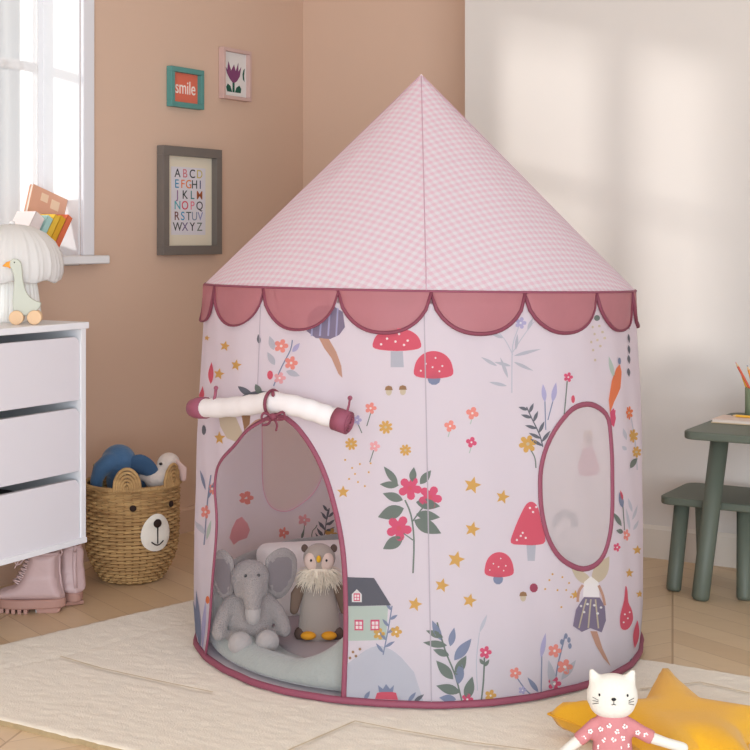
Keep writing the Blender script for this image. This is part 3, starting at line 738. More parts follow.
for pts_ in (((273, 417), (264, 413), (262, 419), (271, 420)), ((273, 417), (283, 412), (284, 419), (275, 420)), ((272, 418), (268, 424), (262, 425)), ((274, 418), (277, 425), (276, 431))):
    q.tube(smoothloop([at(u, v_, 2.870-.004*i) for i, (u, v_) in enumerate(pts_)], 4, False), .0028, 6, flat=.6)
q.ell(at(273, 394, 2.88), (.004, .004, .006)); part(q, 'tie', mat('tie_maroon', (120, 56, 72), .6), flap)

# ------------------------------------------------------------------ inside the tent
# plush mat with padded rim
m_plush = mat('grey_plush', (154, 157, 153), .95, var=.06, vscale=40, bump=1.0, bscale=140, sheen=.4)
m_pad = mat('lilac_pad', (170, 160, 162), .9, bump=.5, bscale=200)
def mat_rim(t):   # t angle from front
    d = math.degrees(t)
    return .070+.105*min(1, abs(d+46)/28)**3.0
q = MB(); vs = []; nt_ = 140; prof = []
for i in range(nt_):
    t_ = 2*PI*i/nt_; tt = t_ if t_ < PI else t_-2*PI; h = min(mat_rim(tt), .175)
    P = [(0.0, .028), (.2, .028), (.33, .030), (.38, .034+.1*(h-.03)), (.415, .03+(h-.03)*.5), (.445, h*.93), (.468, h), (.49, h*.93), (.505, h*.62), (.510, .04), (.507, .022), (.0, .0215)]
    for j, (r_, z) in enumerate(P):
        if 2 <= j <= 8: z += .004*noise.noise(Vector((r_*math.sin(t_), r_*math.cos(t_), 0))*14); r_ += .003*noise.noise(Vector((math.sin(t_)*3, math.cos(t_)*3, j)))
        vs.append(Vector((r_*math.sin(t_), -r_*math.cos(t_), z)))
k_ = len(P)
q.add(vs, [(i*k_+j, ((i+1) % nt_)*k_+j, ((i+1) % nt_)*k_+j+1, i*k_+j+1) for i in range(nt_) for j in range(k_-1)])
nest = thing('play_mat', 'grey plush padded mat lining the tent floor', 'mat', (TX, TY, .0))
q.build('padded_rim', m_plush, nest, weld=True, sub=1)
q = MB(); q.lathe([(0.002, .024), (.36, .024), (.37, .034), (.355, .042), (.3, .044), (.002, .044)], (0, 0, 0), 64); q.build('pad', m_pad, nest)
# white cushion behind the toys
vs, fs = pillow(rrect(-.17, -.10, .17, .10, .03), .09, .018, fall=.09)
q = MB(); R_ = Matrix.Rotation(math.radians(62), 3, 'X'); q.add([R_ @ v_ for v_ in vs], fs)
tag(q.build('scatter_cushion', mat('cushion_white', (238, 232, 226), .9, bump=.3, bscale=120), loc=(-.125, 3.52, .115), rotz=math.radians(12)), 'plain white cushion leaning behind the plush owl inside the tent', 'cushion')

# plush elephant (grey, seated)
m_el = mat('grey_waffle', (146, 136, 133), .95, bump=1.0, bscale=330, kind='cells', sheen=.25); m_elf = mat('pale_grey_plush', (158, 149, 146), .95, bump=1, bscale=160, sheen=.4)
m_eli = mat('ear_velour', (122, 112, 113), .9, bump=.3, bscale=200); m_blk = mat('bead_black', (24, 22, 24), .25, spec=.6); m_thr = mat('dark_thread', (70, 66, 70), .8)
el = thing('plush_elephant', 'grey waffle-knit plush elephant with big ears sitting in the tent doorway', 'soft toy', (-.288, 3.205, .046), math.radians(12)); el.scale = (1.12, 1.12, 1.12)
q = MB(); q.ell((0, 0, .052), (.049, .044, .056)); q.ell((0, .002, .085), (.036, .034, .035))
for s_ in (-1, 1): q.tube([(s_*.034, -.004, .088), (s_*.052, -.020, .070), (s_*.064, -.034, .048), (s_*.066, -.044, .036)], [.017, .017, .016, .015], 12, cap='round')
for s_ in (-1, 1): q.tube([(s_*.026, 0, .026), (s_*.028, -.04, .022), (s_*.026, -.066, .022)], [.024, .022, .020], 12, cap='round')
q.build('body', m_el, el, remesh=.004)
q = MB(); q.ell((0, -.014, .138), (.040, .036, .037)); q.tube([(0, -.036, .130), (0, -.054, .112), (0, -.060, .096), (0, -.061, .082)], [.028, .022, .017, .015], 14, cap='round')
for s_ in (-1, 1): q.ell((s_*.018, -.03, .118), (.018, .02, .018))
hd = q.build('head', m_el, el, remesh=.004)
for s_ in (-1, 1):
    ol = smoothloop([(0, .026), (.018, .044), (.042, .050), (.062, .034), (.066, .004), (.057, -.032), (.037, -.055), (.012, -.048), (.0, -.016)], 3)
    vs, fs = pillow([(p.x, p.y) for p in ol], .016, .007, fall=.012); q = MB()
    R_ = Matrix.Rotation(.42 if s_ > 0 else -.95, 3, 'Z') @ Matrix.Rotation(.05, 3, 'X')
    q.add([R_ @ Vector((s_*v_.x*(1 if s_ > 0 else .72), -v_.z-.25*v_.x*v_.x/.06, v_.y))+Vector((s_*.032, -.004, .142)) for v_ in vs], fs); er = q.build('ear', m_el, el)
    ol2 = [(p.x*.82+.004, p.y*.82) for p in ol]; vs, fs = pillow(ol2, .006, .007, fall=.008); q = MB()
    q.add([R_ @ Vector((s_*v_.x*(1 if s_ > 0 else .72), -v_.z*.6-.0065-.25*v_.x*v_.x/.06, v_.y))+Vector((s_*.032, -.004, .142)) for v_ in vs], fs); q.build('ear_lining', m_eli, er)
    q = MB(); q.ell((s_*.013, -.049, .150), (.0028, .002, .0034)); q.build('eye', m_blk, hd)
    q = MB(); q.ell((s_*.027, -.076, .023), (.024, .02, .0235)); q.build('foot', m_elf, el)
q = MB()
for k in range(5): q.tube([(-.008+.001*k, -.0505-.0012*k*k*.6-.001*k, .142-.006*k), (0, -.0535-.0012*k*k*.6-.001*k, .1445-.006*k), (.008-.001*k, -.0505-.0012*k*k*.6-.001*k, .142-.006*k)], .0008, 5)
q.build('stitching', m_thr, hd)
q = MB(); q.tube([(0, -.061, .084), (0, -.063, .070)], [.0158, .0145], 12, cap='round'); q.build('trunk_tip', m_elf, hd)

# plush owl
m_owl = mat('taupe_velour', (164, 150, 140), .9, bump=.4, bscale=220, sheen=.3); m_cr = mat('cream_fur', (236, 222, 202), .95, sheen=.3); m_or = mat('orange_felt', (232, 160, 44), .85)
ow = thing('plush_owl', 'brown plush owl with a shaggy cream collar propped beside the grey elephant', 'soft toy', (-.130, 3.26, .046), math.radians(0)); ow.scale = (1.0, 1.0, 1.06)
q = MB(); q.tube([(0, 0, .012), (0, 0, .05), (0, .004, .10), (0, .008, .135)], [.050, .047, .038, .030], 20, flat=.6, cap='round'); q.build('body', m_owl, ow, remesh=.005)
q = MB(); q.ell((0, .004, .172), (.038, .025, .032)); hd = q.build('head', m_owl, ow)
q = MB()
for s_ in (-1, 1): q.ell((s_*.0165, -.0095, .168), (.0185, .0125, .020))
q.build('face_disc', mat('face_cream', (214, 188, 176), .9, bump=.3), hd)
for s_ in (-1, 1):
    q = MB(); q.ell((s_*.034, .004, .193), (.008, .006, .009)); q.build('ear', mat('dark_brown_felt', (92, 74, 66), .9), hd)
    q = MB(); q.ell((s_*.018, -.0225, .172), (.0026, .002, .003)); q.build('eye', m_blk, hd)
    q = MB(); q.ell((s_*.024, -.030, .010), (.018, .014, .009)); q.build('foot', m_or, ow)
    q = MB(); q.tube([(s_*.036, .0, .118), (s_*.052, -.004, .092), (s_*.058, -.006, .06)], [.013, .015, .010], 10, flat=.5, cap='round'); q.build('wing', mat('wing_brown', (120, 98, 84), .9), ow)
q = MB(); q.ell((0, -.027, .176), (.0055, .007, .008)); q.build('beak', mat('beak_mustard', (222, 170, 40), .8), hd)
q = MB()
for k in range(520):
    a = random.uniform(-PI, PI); z = random.uniform(.126, .150); o_ = Vector((.032*math.sin(a), -.022*math.cos(a), z)); ln = random.uniform(.018, .032)
    d = Vector((math.sin(a)*.9, -math.cos(a)*.9, random.uniform(-1.3, .1))).normalized(); sw = Vector((random.uniform(-.3, .3), 0, -.5))
    q.tube([o_, o_+d*ln*.5, o_+(d+sw*.5)*ln], [.0016, .0012, .0003], 4, cap=False)
q.lathe([(.001, .150), (.03, .152), (.036, .14), (.034, .122), (.001, .12)], (0, 0, 0), 20, rf=lambda r, z, a: r*(1-.3*abs(math.sin(a))))
o_ = q.build('collar', m_cr, ow); 
q = MB(); q.tube([(-.042, -.006, .008), (.042, -.006, .008)], [.016, .016], 10, cap='round'); q.build('base_trim', mat('brown_base', (98, 78, 70), .9), ow)

# ================================================================== CHEST OF DRAWERS
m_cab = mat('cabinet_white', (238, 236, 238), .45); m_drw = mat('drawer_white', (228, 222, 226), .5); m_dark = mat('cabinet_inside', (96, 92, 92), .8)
CO = .40; CL = .95
fr0 = onplane(86, 323, W0+D2*CO, D2); sC = -(fr0-W0).dot(D1)
cab = thing('chest_of_drawers', 'white chest of drawers with round-cornered drawer fronts by the window', 'chest of drawers', (*L(sC, 0, CO-.19).to_2d(), 0))
ORG = cab.location.copy()
def lp_(mb_, org):
    for i in range(len(mb_.v)): mb_.v[i] = mb_.v[i]-org
    return mb_
zt, zb_ = .755, .196; pt = .018
def cbox(q, s0, s1, o0, o1, z0, z1): q.box(L(sC+s0, z0, o0), -D1*(s1-s0), D2*(o1-o0), UP*(z1-z0))
q = MB(); cbox(q, -.006, CL, .02, CO+.006, zt-.017, zt); lp_(q, ORG).build('top', m_cab, cab, smooth=False, bevel=.002)
for a in (0, CL-.02): q = MB(); cbox(q, a, a+.018, .03, CO, zb_, zt-.017); lp_(q, ORG).build('side_panel', m_cab, cab, smooth=False, bevel=.001)
q = MB(); cbox(q, -.002, CL-.002, .03, CO+.002, zb_-.014, zb_); lp_(q, ORG).build('bottom_panel', m_cab, cab, smooth=False, bevel=.001)
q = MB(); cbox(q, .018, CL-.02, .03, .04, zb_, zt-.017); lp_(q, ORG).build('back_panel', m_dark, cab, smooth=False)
for k in range(3):
    z1 = zt-.017-.020-k*.184; z0 = z1-.164
    q = MB(); r = .022; w = CL-.042
    P = [(0, 0), (w, 0)]+[(w-r+r*math.cos(t_), .164-r+r*math.sin(t_)) for t_ in [PI/2*i/6 for i in range(7)]]+[(r-r*math.sin(t_), .164-r+r*math.cos(t_)) for t_ in [PI/2*i/6 for i in range(7)]]
    q.prism(P, L(sC+.0195, z0, CO-.020), -D1, UP, D2*.016)
    dr_o = lp_(q, ORG).build('drawer', m_drw, cab, smooth=False, bevel=.0015)
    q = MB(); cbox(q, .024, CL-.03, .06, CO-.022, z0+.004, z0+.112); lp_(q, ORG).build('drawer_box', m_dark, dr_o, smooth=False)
for s_, o in ((.035, .07), (CL-.06, .07), (CL-.06, CO-.05), (.058, CO-.11)):
    q = MB(); p = L(sC+s_, 0, o); q.tube([p, p+UP*(zb_-.014)], [.010, .012], 12); lp_(q, ORG).build('leg', m_cab, cab)

# lamp on the chest
p = L(0, zt, .2); u_ = 12
def onchest(u, o, z=zt):
    q = onplane(u, 300, W0+D2*o, D2); q.z = z; return q
lp0 = onchest(12, .205)
lamp = thing('table_lamp', 'white table lamp with a gathered fabric shade on the chest of drawers', 'lamp', lp0)
q = MB(); q.lathe([(.001, 0), (.074, 0), (.075, .006), (.072, .03), (.066, .08), (.058, .125), (.045, .14), (.001, .14)], seg=180, rf=lambda r, z, a: r*(1+.03*math.sin(28*a)) if r > .01 else r)
q.build('base', mat('lamp_ceramic', (248, 246, 240), .35, coat=.2), lamp)
q = MB()
def shr(r, z, a): return r*(1+(.012*math.sin(22*a)+.010*math.sin(37*a+1)+.008*math.sin(61*a))*(.25+.75*r/.13))
pr = [(.004, .252), (.02, .254), (.05, .249), (.085, .232), (.11, .208), (.125, .18), (.131, .15), (.130, .125), (.124, .108), (.118, .104), (.116, .110), (.121, .13), (.120, .16), (.10, .20), (.06, .232), (.004, .24)]
q.lathe(pr, seg=220, rf=shr)
for i in range(220*(len(pr))):
    a = 2*PI*(i % 220)/220; j = i//220
    if 5 <= j <= 12: q.v[i].z += .004*math.sin(9*a)
q.build('shade', mat('shade_linen', (252, 250, 248), .9, trans=.5), lamp)
q = MB(); q.ell((0, 0, .257), (.008, .008, .007)); q.tube([(0, -.004, .256), (-.010, -.015, .248), (-.012, -.03, .238)], .003, 6); q.build('knot', mat('shade_cord', (226, 222, 220), .9), lamp)

# wooden goose on wheels
gz = onchest(22, .325)
goose = thing('pull_along_goose', 'grey-green wooden goose on wheels with orange beak in front of the lamp', 'toy', gz, math.radians(10))
G = .00254  # metres per pixel
def gp(P): return [((x-21)*G, (324-y)*G) for x, y in P]
body = [(9.5, 262), (11, 259.5), (14, 258.5), (18, 260), (20.5, 264), (21.5, 272), (22.5, 282), (25, 291), (29, 297), (35, 301), (39.5, 302.5), (38.5, 307), (34, 312), (28, 315), (17, 315.5), (13, 311), (12, 300), (13.2, 288), (13.5, 278), (11.5, 270), (9.5, 266)]
bl = [(p.x, p.y) for p in smoothloop(gp(body), 3)]
q = MB(); q.prism(bl, (0, .010, 0), (1, 0, 0), (0, 0, 1), (0, -.020, 0)); q.build('body', mat('goose_sage', (202, 204, 190), .6), goose, smooth=True, bevel=.003, bseg=3)
q = MB(); q.prism(gp([(11, 260.5), (10, 268.5), (7, 267), (2, 266), (6, 262)]), (0, .007, 0), (1, 0, 0), (0, 0, 1), (0, -.014, 0)); q.build('beak', mat('beak_orange', (245, 160, 50), .5), goose, smooth=True, bevel=.002)
m_wd = mat('beech', (228, 190, 150), .55, var=.08, vscale=30)
for x in (-.0095, .035):
    for y in (-.021, .021):
        q = MB(); q.tube([(x-.003, y-.006, .018), (x-.003, y+.006, .018)], [.018, .018], 28); w = q.build('wheel', m_wd, goose, smooth=True, bevel=.0015)
    q = MB(); q.tube([(x-.003, -.022, .018), (x-.003, .022, .018)], .003, 8); q.build('axle', m_wd, goose)
for y in (-.0106, .0106): q = MB(); q.ell((-.018, y, .157), (.0018, .001, .0018), nu=8, nv=6); q.build('eye', m_blk, goose)

# ================================================================== BOOTS
m_lea = mat('mauve_leather', (200, 170, 168), .45, var=.05, vscale=25, bump=.25, bscale=90, spec=.4); m_sole = mat('mauve_rubber', (178, 136, 124), .6, bump=.2, bscale=120); m_lace = mat('pink_lace', (220, 190, 188), .8)
def boot(loc, rot, label, sx=1):
    r = thing('boot', label, 'boot', loc, rot, 'mauve boots under the chest'); r.scale = (1, 1, .95)
    def outl(g):
        o_ = []
        for i in range(32):
            a = 2*PI*i/32; x = math.cos(a)*(.088+g); y = math.sin(a)*(.036+g)
            y *= 1-.14*math.exp(-((x-.012)/.025)**2); o_.append((x-.018, y))
        return o_
    q = MB(); q.prism(outl(0), (0, 0, .012), (1, 0, 0), (0, 1, 0), (0, 0, .026)); q.build('sole', m_sole, r, smooth=True, bevel=.005, bseg=3)
    q = MB()
    for x in (-.098, -.082, -.066, -.050, -.034): w = .068*math.sqrt(max(.1, 1-((x+.02)/.092)**2)); q.box((x, -w/2, 0), (.010, 0, 0), (0, w, 0), (0, 0, .013))
    q.prism([(.000, 0), (.008, 0), (.016, 0), (.048, 0), (.056, .003), (.060, .013), (-.004, .013)], (0, .024, 0), (1, 0, 0), (0, 0, 1), (0, -.048, 0)); q.build('tread', m_sole, r, smooth=False, bevel=.0015)
    prof = smoothloop([(-.104, .036), (-.108, .050), (-.098, .064), (-.078, .070), (-.058, .078), (-.044, .098), (-.034, .124), (-.026, .150), (-.020, .164), (.020, .166), (.052, .166), (.054, .150), (.052, .120), (.054, .090), (.062, .062), (.068, .036), (.03, .032), (-.05, .032)], 2)
    vs, fs = pillow([(p.x, p.y) for p in prof], .068, .007, .5, .024); q = MB()
    q.add([Vector((v_.x, v_.z*(1.0 if v_.y < .1 else .92), v_.y)) for v_ in vs], fs); q.build('upper', m_lea, r, remesh=.003, smoothit=4)
    q = MB(); q.tube([(.016, 0, .160), (.016, 0, .1645)], [.031, .031], 24, flat=.74, up=(1, 0, 0)); q.build('lining', mat('boot_lining', (150, 112, 110), .9), r)
    q = MB(); q.tube([(.016+.0345*math.cos(t_), .0262*math.sin(t_), .161) for t_ in [2*PI*i/24 for i in range(24)]], .0036, 8, closed=True); q.build('collar', m_lea, r)
    q = MB(); q.tube([(.0635, 0, .050), (.057, 0, .08), (.0535, 0, .11), (.0535, 0, .156)], .0030, 6, flat=2.0, up=(1, 0, 0)); q.build('heel_strip', m_lea, r)
    q = MB(); q.tube([(.0545, 0, .150), (.060, 0, .160), (.058, 0, .168), (.051, 0, .166)], .0022, 6, flat=2); q.build('pull_tab', m_lea, r)
    q = MB(); n = 8
    for i in range(n):
        f = i/(n-1); x = -.0635+.037*f**.75; z = .082+.074*f; dx = .018
        for sg in (-1, 1):
            q.tube([(x+dx, -sg*.021, z-.004), (x+.004, -sg*.012, z+.002), (x-.0035, 0, z+.004), (x+.004, sg*.012, z+.006), (x+dx, sg*.021, z+.005)], .0019, 6)
    for s_ in (-1, 1):
        q.tube(smoothloop([(-.028, 0, .160), (-.046, s_*.012, .158), (-.058, s_*.022, .142), (-.048, s_*.014, .132), (-.030, 0, .157)], 4, False), .0017, 6)
        q.tube(smoothloop([(-.028, 0, .158), (-.046, s_*.010, .146), (-.060, s_*.016, .122)], 4, False), .0017, 6)
    q.build('laces', m_lace, r)
    return r
def gpt(u, v): p = ground(u, v); return (p.x, p.y, 0)
boot(gpt(39, 611), math.radians(3), 'mauve lace-up boot with chunky sole seen from its side, nearer the picture edge')
boot(gpt(69, 601), math.radians(-62), 'mauve boot seen heel first, half behind the other one')

# ================================================================== BEAR BASKET
BX, BY = (132-375)/FPX*4.0, 4.0
bk = thing('bear_basket', 'round woven seagrass basket with bear face and ears on the floor', 'basket', (BX, BY, 0))
FA = math.radians(39)    # face angle to the right of the viewer direction
def bpos(t, z, r): return Vector((r*math.sin(t), -r*math.cos(t), z))
BP = [(0, .080), (.008, .092), (.03, .106), (.06, .121), (.09, .130), (.13, .134), (.18, .1355), (.23, .136), (.272, .137)]
def BR(z):
    for (a, ra), (b_, rb_) in zip(BP, BP[1:]):
        if z <= b_: return ra+(rb_-ra)*max(0, (z-a)/(b_-a))
    return BP[-1][1]
m = bpy.data.materials.new('seagrass'); m.use_nodes = True; nt = m.node_tree; N = nt.nodes; K = nt.links; b = N['Principled BSDF']; b.inputs['Roughness'].default_value = .75
t = N.new('ShaderNodeTexCoord'); mp = N.new('ShaderNodeMapping'); mp.inputs['Scale'].default_value = (14, 14, 60); n = N.new('ShaderNodeTexNoise'); n.inputs['Scale'].default_value = 1; n.inputs['Detail'].default_value = 5
K.new(t.outputs['Object'], mp.inputs[0]); K.new(mp.outputs[0], n.inputs['Vector']); cr = N.new('ShaderNodeValToRGB')
cr.color_ramp.elements[0].position = .2; cr.color_ramp.elements[0].color = (*lin((150, 112, 70)), 1); cr.color_ramp.elements[1].position = .7; cr.color_ramp.elements[1].color = (*lin((204, 166, 112)), 1)
K.new(n.outputs['Fac'], cr.inputs[0]); K.new(cr.outputs[0], b.inputs['Base Color']); bp = N.new('ShaderNodeBump'); bp.inputs['Strength'].default_value = .12; bp.inputs['Distance'].default_value = .001; K.new(n.outputs['Fac'], bp.inputs['Height']); K.new(bp.outputs[0], b.inputs['Normal'])
m_sea = m; NS = 18; NR = 25; seg = NS*20
vs = []; rows = NR*8
for j in range(rows+1):
    z = .272*j/rows; rr = z/.272*NR; ri = int(rr); fr_ = rr-ri
    for i in range(seg):
        a = 2*PI*i/seg; w = math.sin(NS*a+(PI if ri % 2 else 0)); bul = math.sin(PI*fr_)**.8
        w = max(-1, min(1, w*2.2))*.5+.5; r_ = BR(z)-.010+bul*(.0115*w+.0060*(1-w))-.002*(1-w)
        vs.append(bpos(a, z, r_))
q = MB(); q.add(vs, [(j*seg+i, j*seg+(i+1) % seg, (j+1)*seg+(i+1) % seg, (j+1)*seg+i) for j in range(rows) for i in range(seg)])
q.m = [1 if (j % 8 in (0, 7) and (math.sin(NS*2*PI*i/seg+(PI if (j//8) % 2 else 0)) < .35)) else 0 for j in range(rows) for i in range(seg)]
vs = []; IN = [(.272, .130), (.2, .126), (.1, .120), (.04, .095), (.012, .08)]
for z, r_ in IN:
    for i in range(60): vs.append(bpos(2*PI*i/60, z, r_))
q.add(vs, [(j*60+i, j*60+(i+1) % 60, (j+1)*60+(i+1) % 60, (j+1)*60+i) for j in range(4) for i in range(60)]+[tuple(4*60+i for i in range(60))])
q.add([bpos(2*PI*i/60, .001, .08) for i in range(60)], [tuple(range(60))])
q.build('woven_body', [m_sea, mat('weave_gap_shade', (104, 72, 42), .85)], bk)  # dark brown faces paint in the shade of the weave gaps, no stakes modelled
q = MB()
for ph in (0, PI): q.tube([bpos(2*PI*i/240, .274+.004*math.sin(60*2*PI*i/240+ph), .1335+.004*math.cos(60*2*PI*i/240+ph)) for i in range(240)], .0046, 8, closed=True)
q.build('braided_rim', m_sea, bk)
for da, hw_ in ((-35, .040), (28, .040)):
    th = FA+math.radians(da); q = MB()
    for k in range(6):
        r_ = hw_-.0035-k*.0068
        P = [(-r_*math.cos(x), r_*1.5*math.sin(x)) for x in [PI*i/16 for i in range(17)]]
        P = [(-r_, -.012)]+P+[(r_, -.012)]
        q.tube([bpos(th+x/.137, .280+y, .136+.001*math.sin(i*2.3+k)) for i, (x, y) in enumerate(P)], .0045, 8)
    q.build('ear', m_sea, bk)
# muzzle: cream crocheted oval
vs, fs = pillow([(.047*math.cos(t_)*(1-.12*math.sin(t_)), .052*math.sin(t_)) for t_ in [2*PI*i/40 for i in range(40)]], .008, .008, fall=.012)
mz = .154
q = MB(); q.add([bpos(FA+v_.x/.14, mz+v_.y, .1385+v_.z+.0015*math.sin(v_.y*900)*(1 if v_.z > .001 else 0)) for v_ in vs], fs)
mu = q.build('muzzle', mat('crochet_cream', (238, 230, 218), .9, bump=.8, bscale=250), bk)
q = MB(); q.ell(bpos(FA, mz+.026, .144), (.0125, .006, .012), (0, 0, FA)); q.build('nose', m_blk if False else mat('nose_thread', (46, 30, 26), .8), mu)
q = MB(); q.tube([bpos(FA, mz+.02, .1445), bpos(FA, mz-.030, .1445)], .0018, 6); q.tube([bpos(FA+x/.14, mz-.024-.010*math.cos(x/.018*PI/2), .1445) for x in [-.018+.0036*i for i in range(11)]], .0018, 6); q.build('mouth', mat('nose_thread', (46, 30, 26), .8), mu)
for da in (-28, 22): th = FA+math.radians(da); q = MB(); q.ell(bpos(th, .226, .139), (.0095, .004, .009), (0, 0, th)); q.build('eye', mat('nose_thread', (46, 30, 26), .8), bk)

# toys in the basket
m_bl = mat('denim_blue_plush', (72, 106, 142), .9, bump=.7, bscale=160, sheen=.3)
t1 = thing('blue_plush_elephant', 'blue plush elephant peeking over the left rim of the basket', 'soft toy', (BX-.040, BY+.010, .245), 0)
q = MB(); q.ell((0, 0, .085), (.052, .048, .052)); q.tube([(-.018, -.035, .09), (-.044, -.042, .072), (-.056, -.040, .04), (-.058, -.034, .0)], [.030, .024, .019, .016], 12, cap='round'); q.ell((.02, .02, .03), (.06, .05, .06)); q.build('body', m_bl, t1, remesh=.005)
for s_, (cx_, cy_, cz_), rz_ in ((1, (.052, -.02, .075), -.2), ):
    ol = smoothloop([(-.02, .022), (.015, .036), (.05, .016), (.066, -.014), (.052, -.030), (.018, -.022), (-.02, -.01)], 3)
    vs, fs = pillow([(p.x, p.y) for p in ol], .016, .008, fall=.012); q = MB(); q.add([Vector((v_.x+cx_, cy_-v_.z, v_.y+cz_)) for v_ in vs], fs); q.build('ear', mat('blue_ear', (62, 90, 122), .9, bump=.4), t1)
q = MB(); q.tube(smoothloop([(.016, -.052, .040), (.026, -.064, .042), (.030, -.062, .056)], 4, False), [.007]*4+[.006]*4+[.004], 8, cap='round'); q.build('tusk', mat('tusk_cream', (236, 232, 226), .8), t1)
q = MB(); q.ell((.004, -.050, .052), (.005, .003, .006)); q.build('eye', m_blk, t1)
t2 = thing('lamb_toy', 'cream plush lamb peeking out behind the right ear of the basket', 'soft toy', (BX+.080, BY+.02, .225), 0)
m_lm = mat('lamb_cream', (226, 210, 200), .95, bump=1, bscale=130, sheen=.4)
q = MB(); q.ell((.022, 0, .098), (.034, .034, .034)); q.ell((-.005, -.01, .058), (.042, .036, .034)); q.tube([(-.025, -.01, .07), (-.048, -.016, .066)], [.02, .014], 10, cap='round'); q.build('body', m_lm, t2, remesh=.005)
q = MB(); q.tube([(.046, -.016, .105), (.062, -.02, .085), (.066, -.02, .062)], [.010, .017, .010], 10, flat=.5, cap='round'); q.build('ear', mat('lamb_ear', (222, 190, 182), .9), t2)
q = MB(); q.ell((.004, -.031, .104), (.005, .003, .004)); q.build('eye', m_blk, t2)
t3 = thing('green_plush_toy', 'small olive soft toy tip sticking up at the left end of the basket', 'soft toy', (BX-.100, BY+.03, .245), 0)
q = MB(); q.tube([(0.004, 0, 0), (-.002, 0, .05), (-.012, 0, .072)], [.012, .010, .006], 10, cap='round'); q.build('body', mat('olive_plush', (168, 160, 116), .9, bump=.5), t3)

# ================================================================== BOOKS ON THE SILL
def book(s, z0, th, h, dep, lean, colr, label, o=.0, pages=True, name='book'):
    """leaning book on the sill: bottom corner at s, tilting toward the far jamb"""
    r = thing(name, label, 'book', L(s, z0, o), 0, 'books on the window sill')
    ax = (D1*math.cos(lean)-UP*math.sin(lean)); az = (UP*math.cos(lean)+D1*math.sin(lean)); ay = -D2
    mc = mat('cover_%d_%d_%d' % colr, colr, .6); q = MB()
    q.box((0, 0, 0), ax*.0015, ay*dep, az*h); q.box(ax*(th-.0015), ax*.0015, ay*dep, az*h); q.box(ax*.0, ax*th, ay*.0015, az*h); q.build('cover', mc, r, smooth=False)
    q = MB(); q.box(ax*.0015+ay*.0015+az*.002, ax*(th-.003), ay*(dep-.005), az*(h-.004)); q.build('pages', mat('paper', (240, 234, 222), .9), r, smooth=False)
    return r
ln_ = math.radians(33); zs = ZS+.001
cols = [((176, 214, 208), 'pale teal book leaning on the window sill'), ((240, 196, 70), 'yellow book leaning next to the teal one on the window sill'),
        ((228, 172, 48), 'mustard book in the middle of the leaning row on the sill'), ((226, 116, 78), 'orange-red book leaning beside the peach book on the sill')]
s_ = leftsz(20, 245)[0]; th_ = .022
for i, (c_, lb) in enumerate(cols):
    stp = th_/math.cos(ln_); book(s_-i*stp, zs+th_*math.sin(ln_), th_*.96, .125+.004*(i % 2), .075, ln_, c_, lb, o=.045)
pb = thing('book', 'large peach picture book leaning behind the coloured books on the sill', 'book', L(leftsz(56, 250, -.04)[0], zs+.001, -.04), 0, 'books on the window sill')
lb_ = math.radians(17); az = UP*math.cos(lb_)+D1*math.sin(lb_); ax = -D1*math.cos(lb_)+UP*math.sin(lb_)
q = MB(); q.box((0, 0, 0), ax*.15, -D2*.0015, az*.172); q.box(-D2*.0125, ax*.15, -D2*.0015, az*.172); q.box((0, 0, 0), ax*.0015, -D2*.014, az*.172); q.build('cover', mat('cover_peach', (228, 172, 144), .5), pb, smooth=False)
q = MB(); q.box(ax*.002-D2*.0015+az*.003, ax*.144, -D2*.011, az*.166); q.build('pages', mat('paper', (240, 234, 222), .9), pb, smooth=False)
q = MB()
for a_, b_, c_ in ((.03, .125, .035), (.08, .135, .03), (.09, .07, .035)):
    q = MB(); q.box(ax*a_+az*b_+D2*.0001, ax*c_, D2*.0006, az*c_*.8); q.build('cover_print', mat('print_cream', (246, 212, 180), .6), pb, smooth=False)
wbk_ = book(s_+1.9*stp, zs+.042*math.sin(ln_), .040, .125, .075, ln_, (240, 226, 222), 'white picture book with pink cover edge at the front of the sill row', o=.045)
# ================================================================== PICTURES ON THE LEFT WALL
def textmesh(txt, size):
    cu = bpy.data.curves.new('t', 'FONT'); cu.body = txt; cu.size = size; cu.align_x = 'CENTER'; cu.align_y = 'CENTER'; cu.extrude = .0003; cu.offset = size*.004
    ob = bpy.data.objects.new('t', cu); C.objects.link(ob); dg = bpy.context.evaluated_depsgraph_get(); dg.update()
    me = bpy.data.meshes.new_from_object(ob.evaluated_get(dg)); vs = [v_.co.copy() for v_ in me.vertices]; fs = [tuple(p.vertices) for p in me.polygons]
    bpy.data.objects.remove(ob); bpy.data.curves.remove(cu); bpy.data.meshes.remove(me); return vs, fs
def picture(name, u0, v0, u1, v1, fw_, colr, label, matw=0, paper=(240, 232, 222), dep=.022):
    s0, za = leftsz(u0, v0, .002); s1, zb2 = leftsz(u1, (v0+v1)/2, dep); _, z0 = leftsz(u0, v1, .002); w = s0-s1; h = za-z0
    r = thing(name, label, 'picture', L(s0-w/2, z0, .001)); m_f = mat(name+'_frame', colr, .5)
    X = D1; q = MB()
    def bb(x0, x1, y0, y1, d0, d1_, mbq): mbq.box(D1*x0+UP*y0+D2*d0, D1*(x1-x0), UP*(y1-y0), D2*(d1_-d0))
    for a in ((-w/2, w/2, 0, fw_), (-w/2, w/2, h-fw_, h), (-w/2, -w/2+fw_, fw_, h-fw_), (w/2-fw_, w/2, fw_, h-fw_)): bb(*a, 0, dep, q)
    q.build('frame', m_f, r, smooth=False, bevel=.0012)
    q = MB(); bb(-w/2+fw_, w/2-fw_, fw_, h-fw_, .001, .006, q); q.build('backing' if matw else 'print', mat(name+'_paper', paper, .8), r, smooth=False)
    return r, w, h
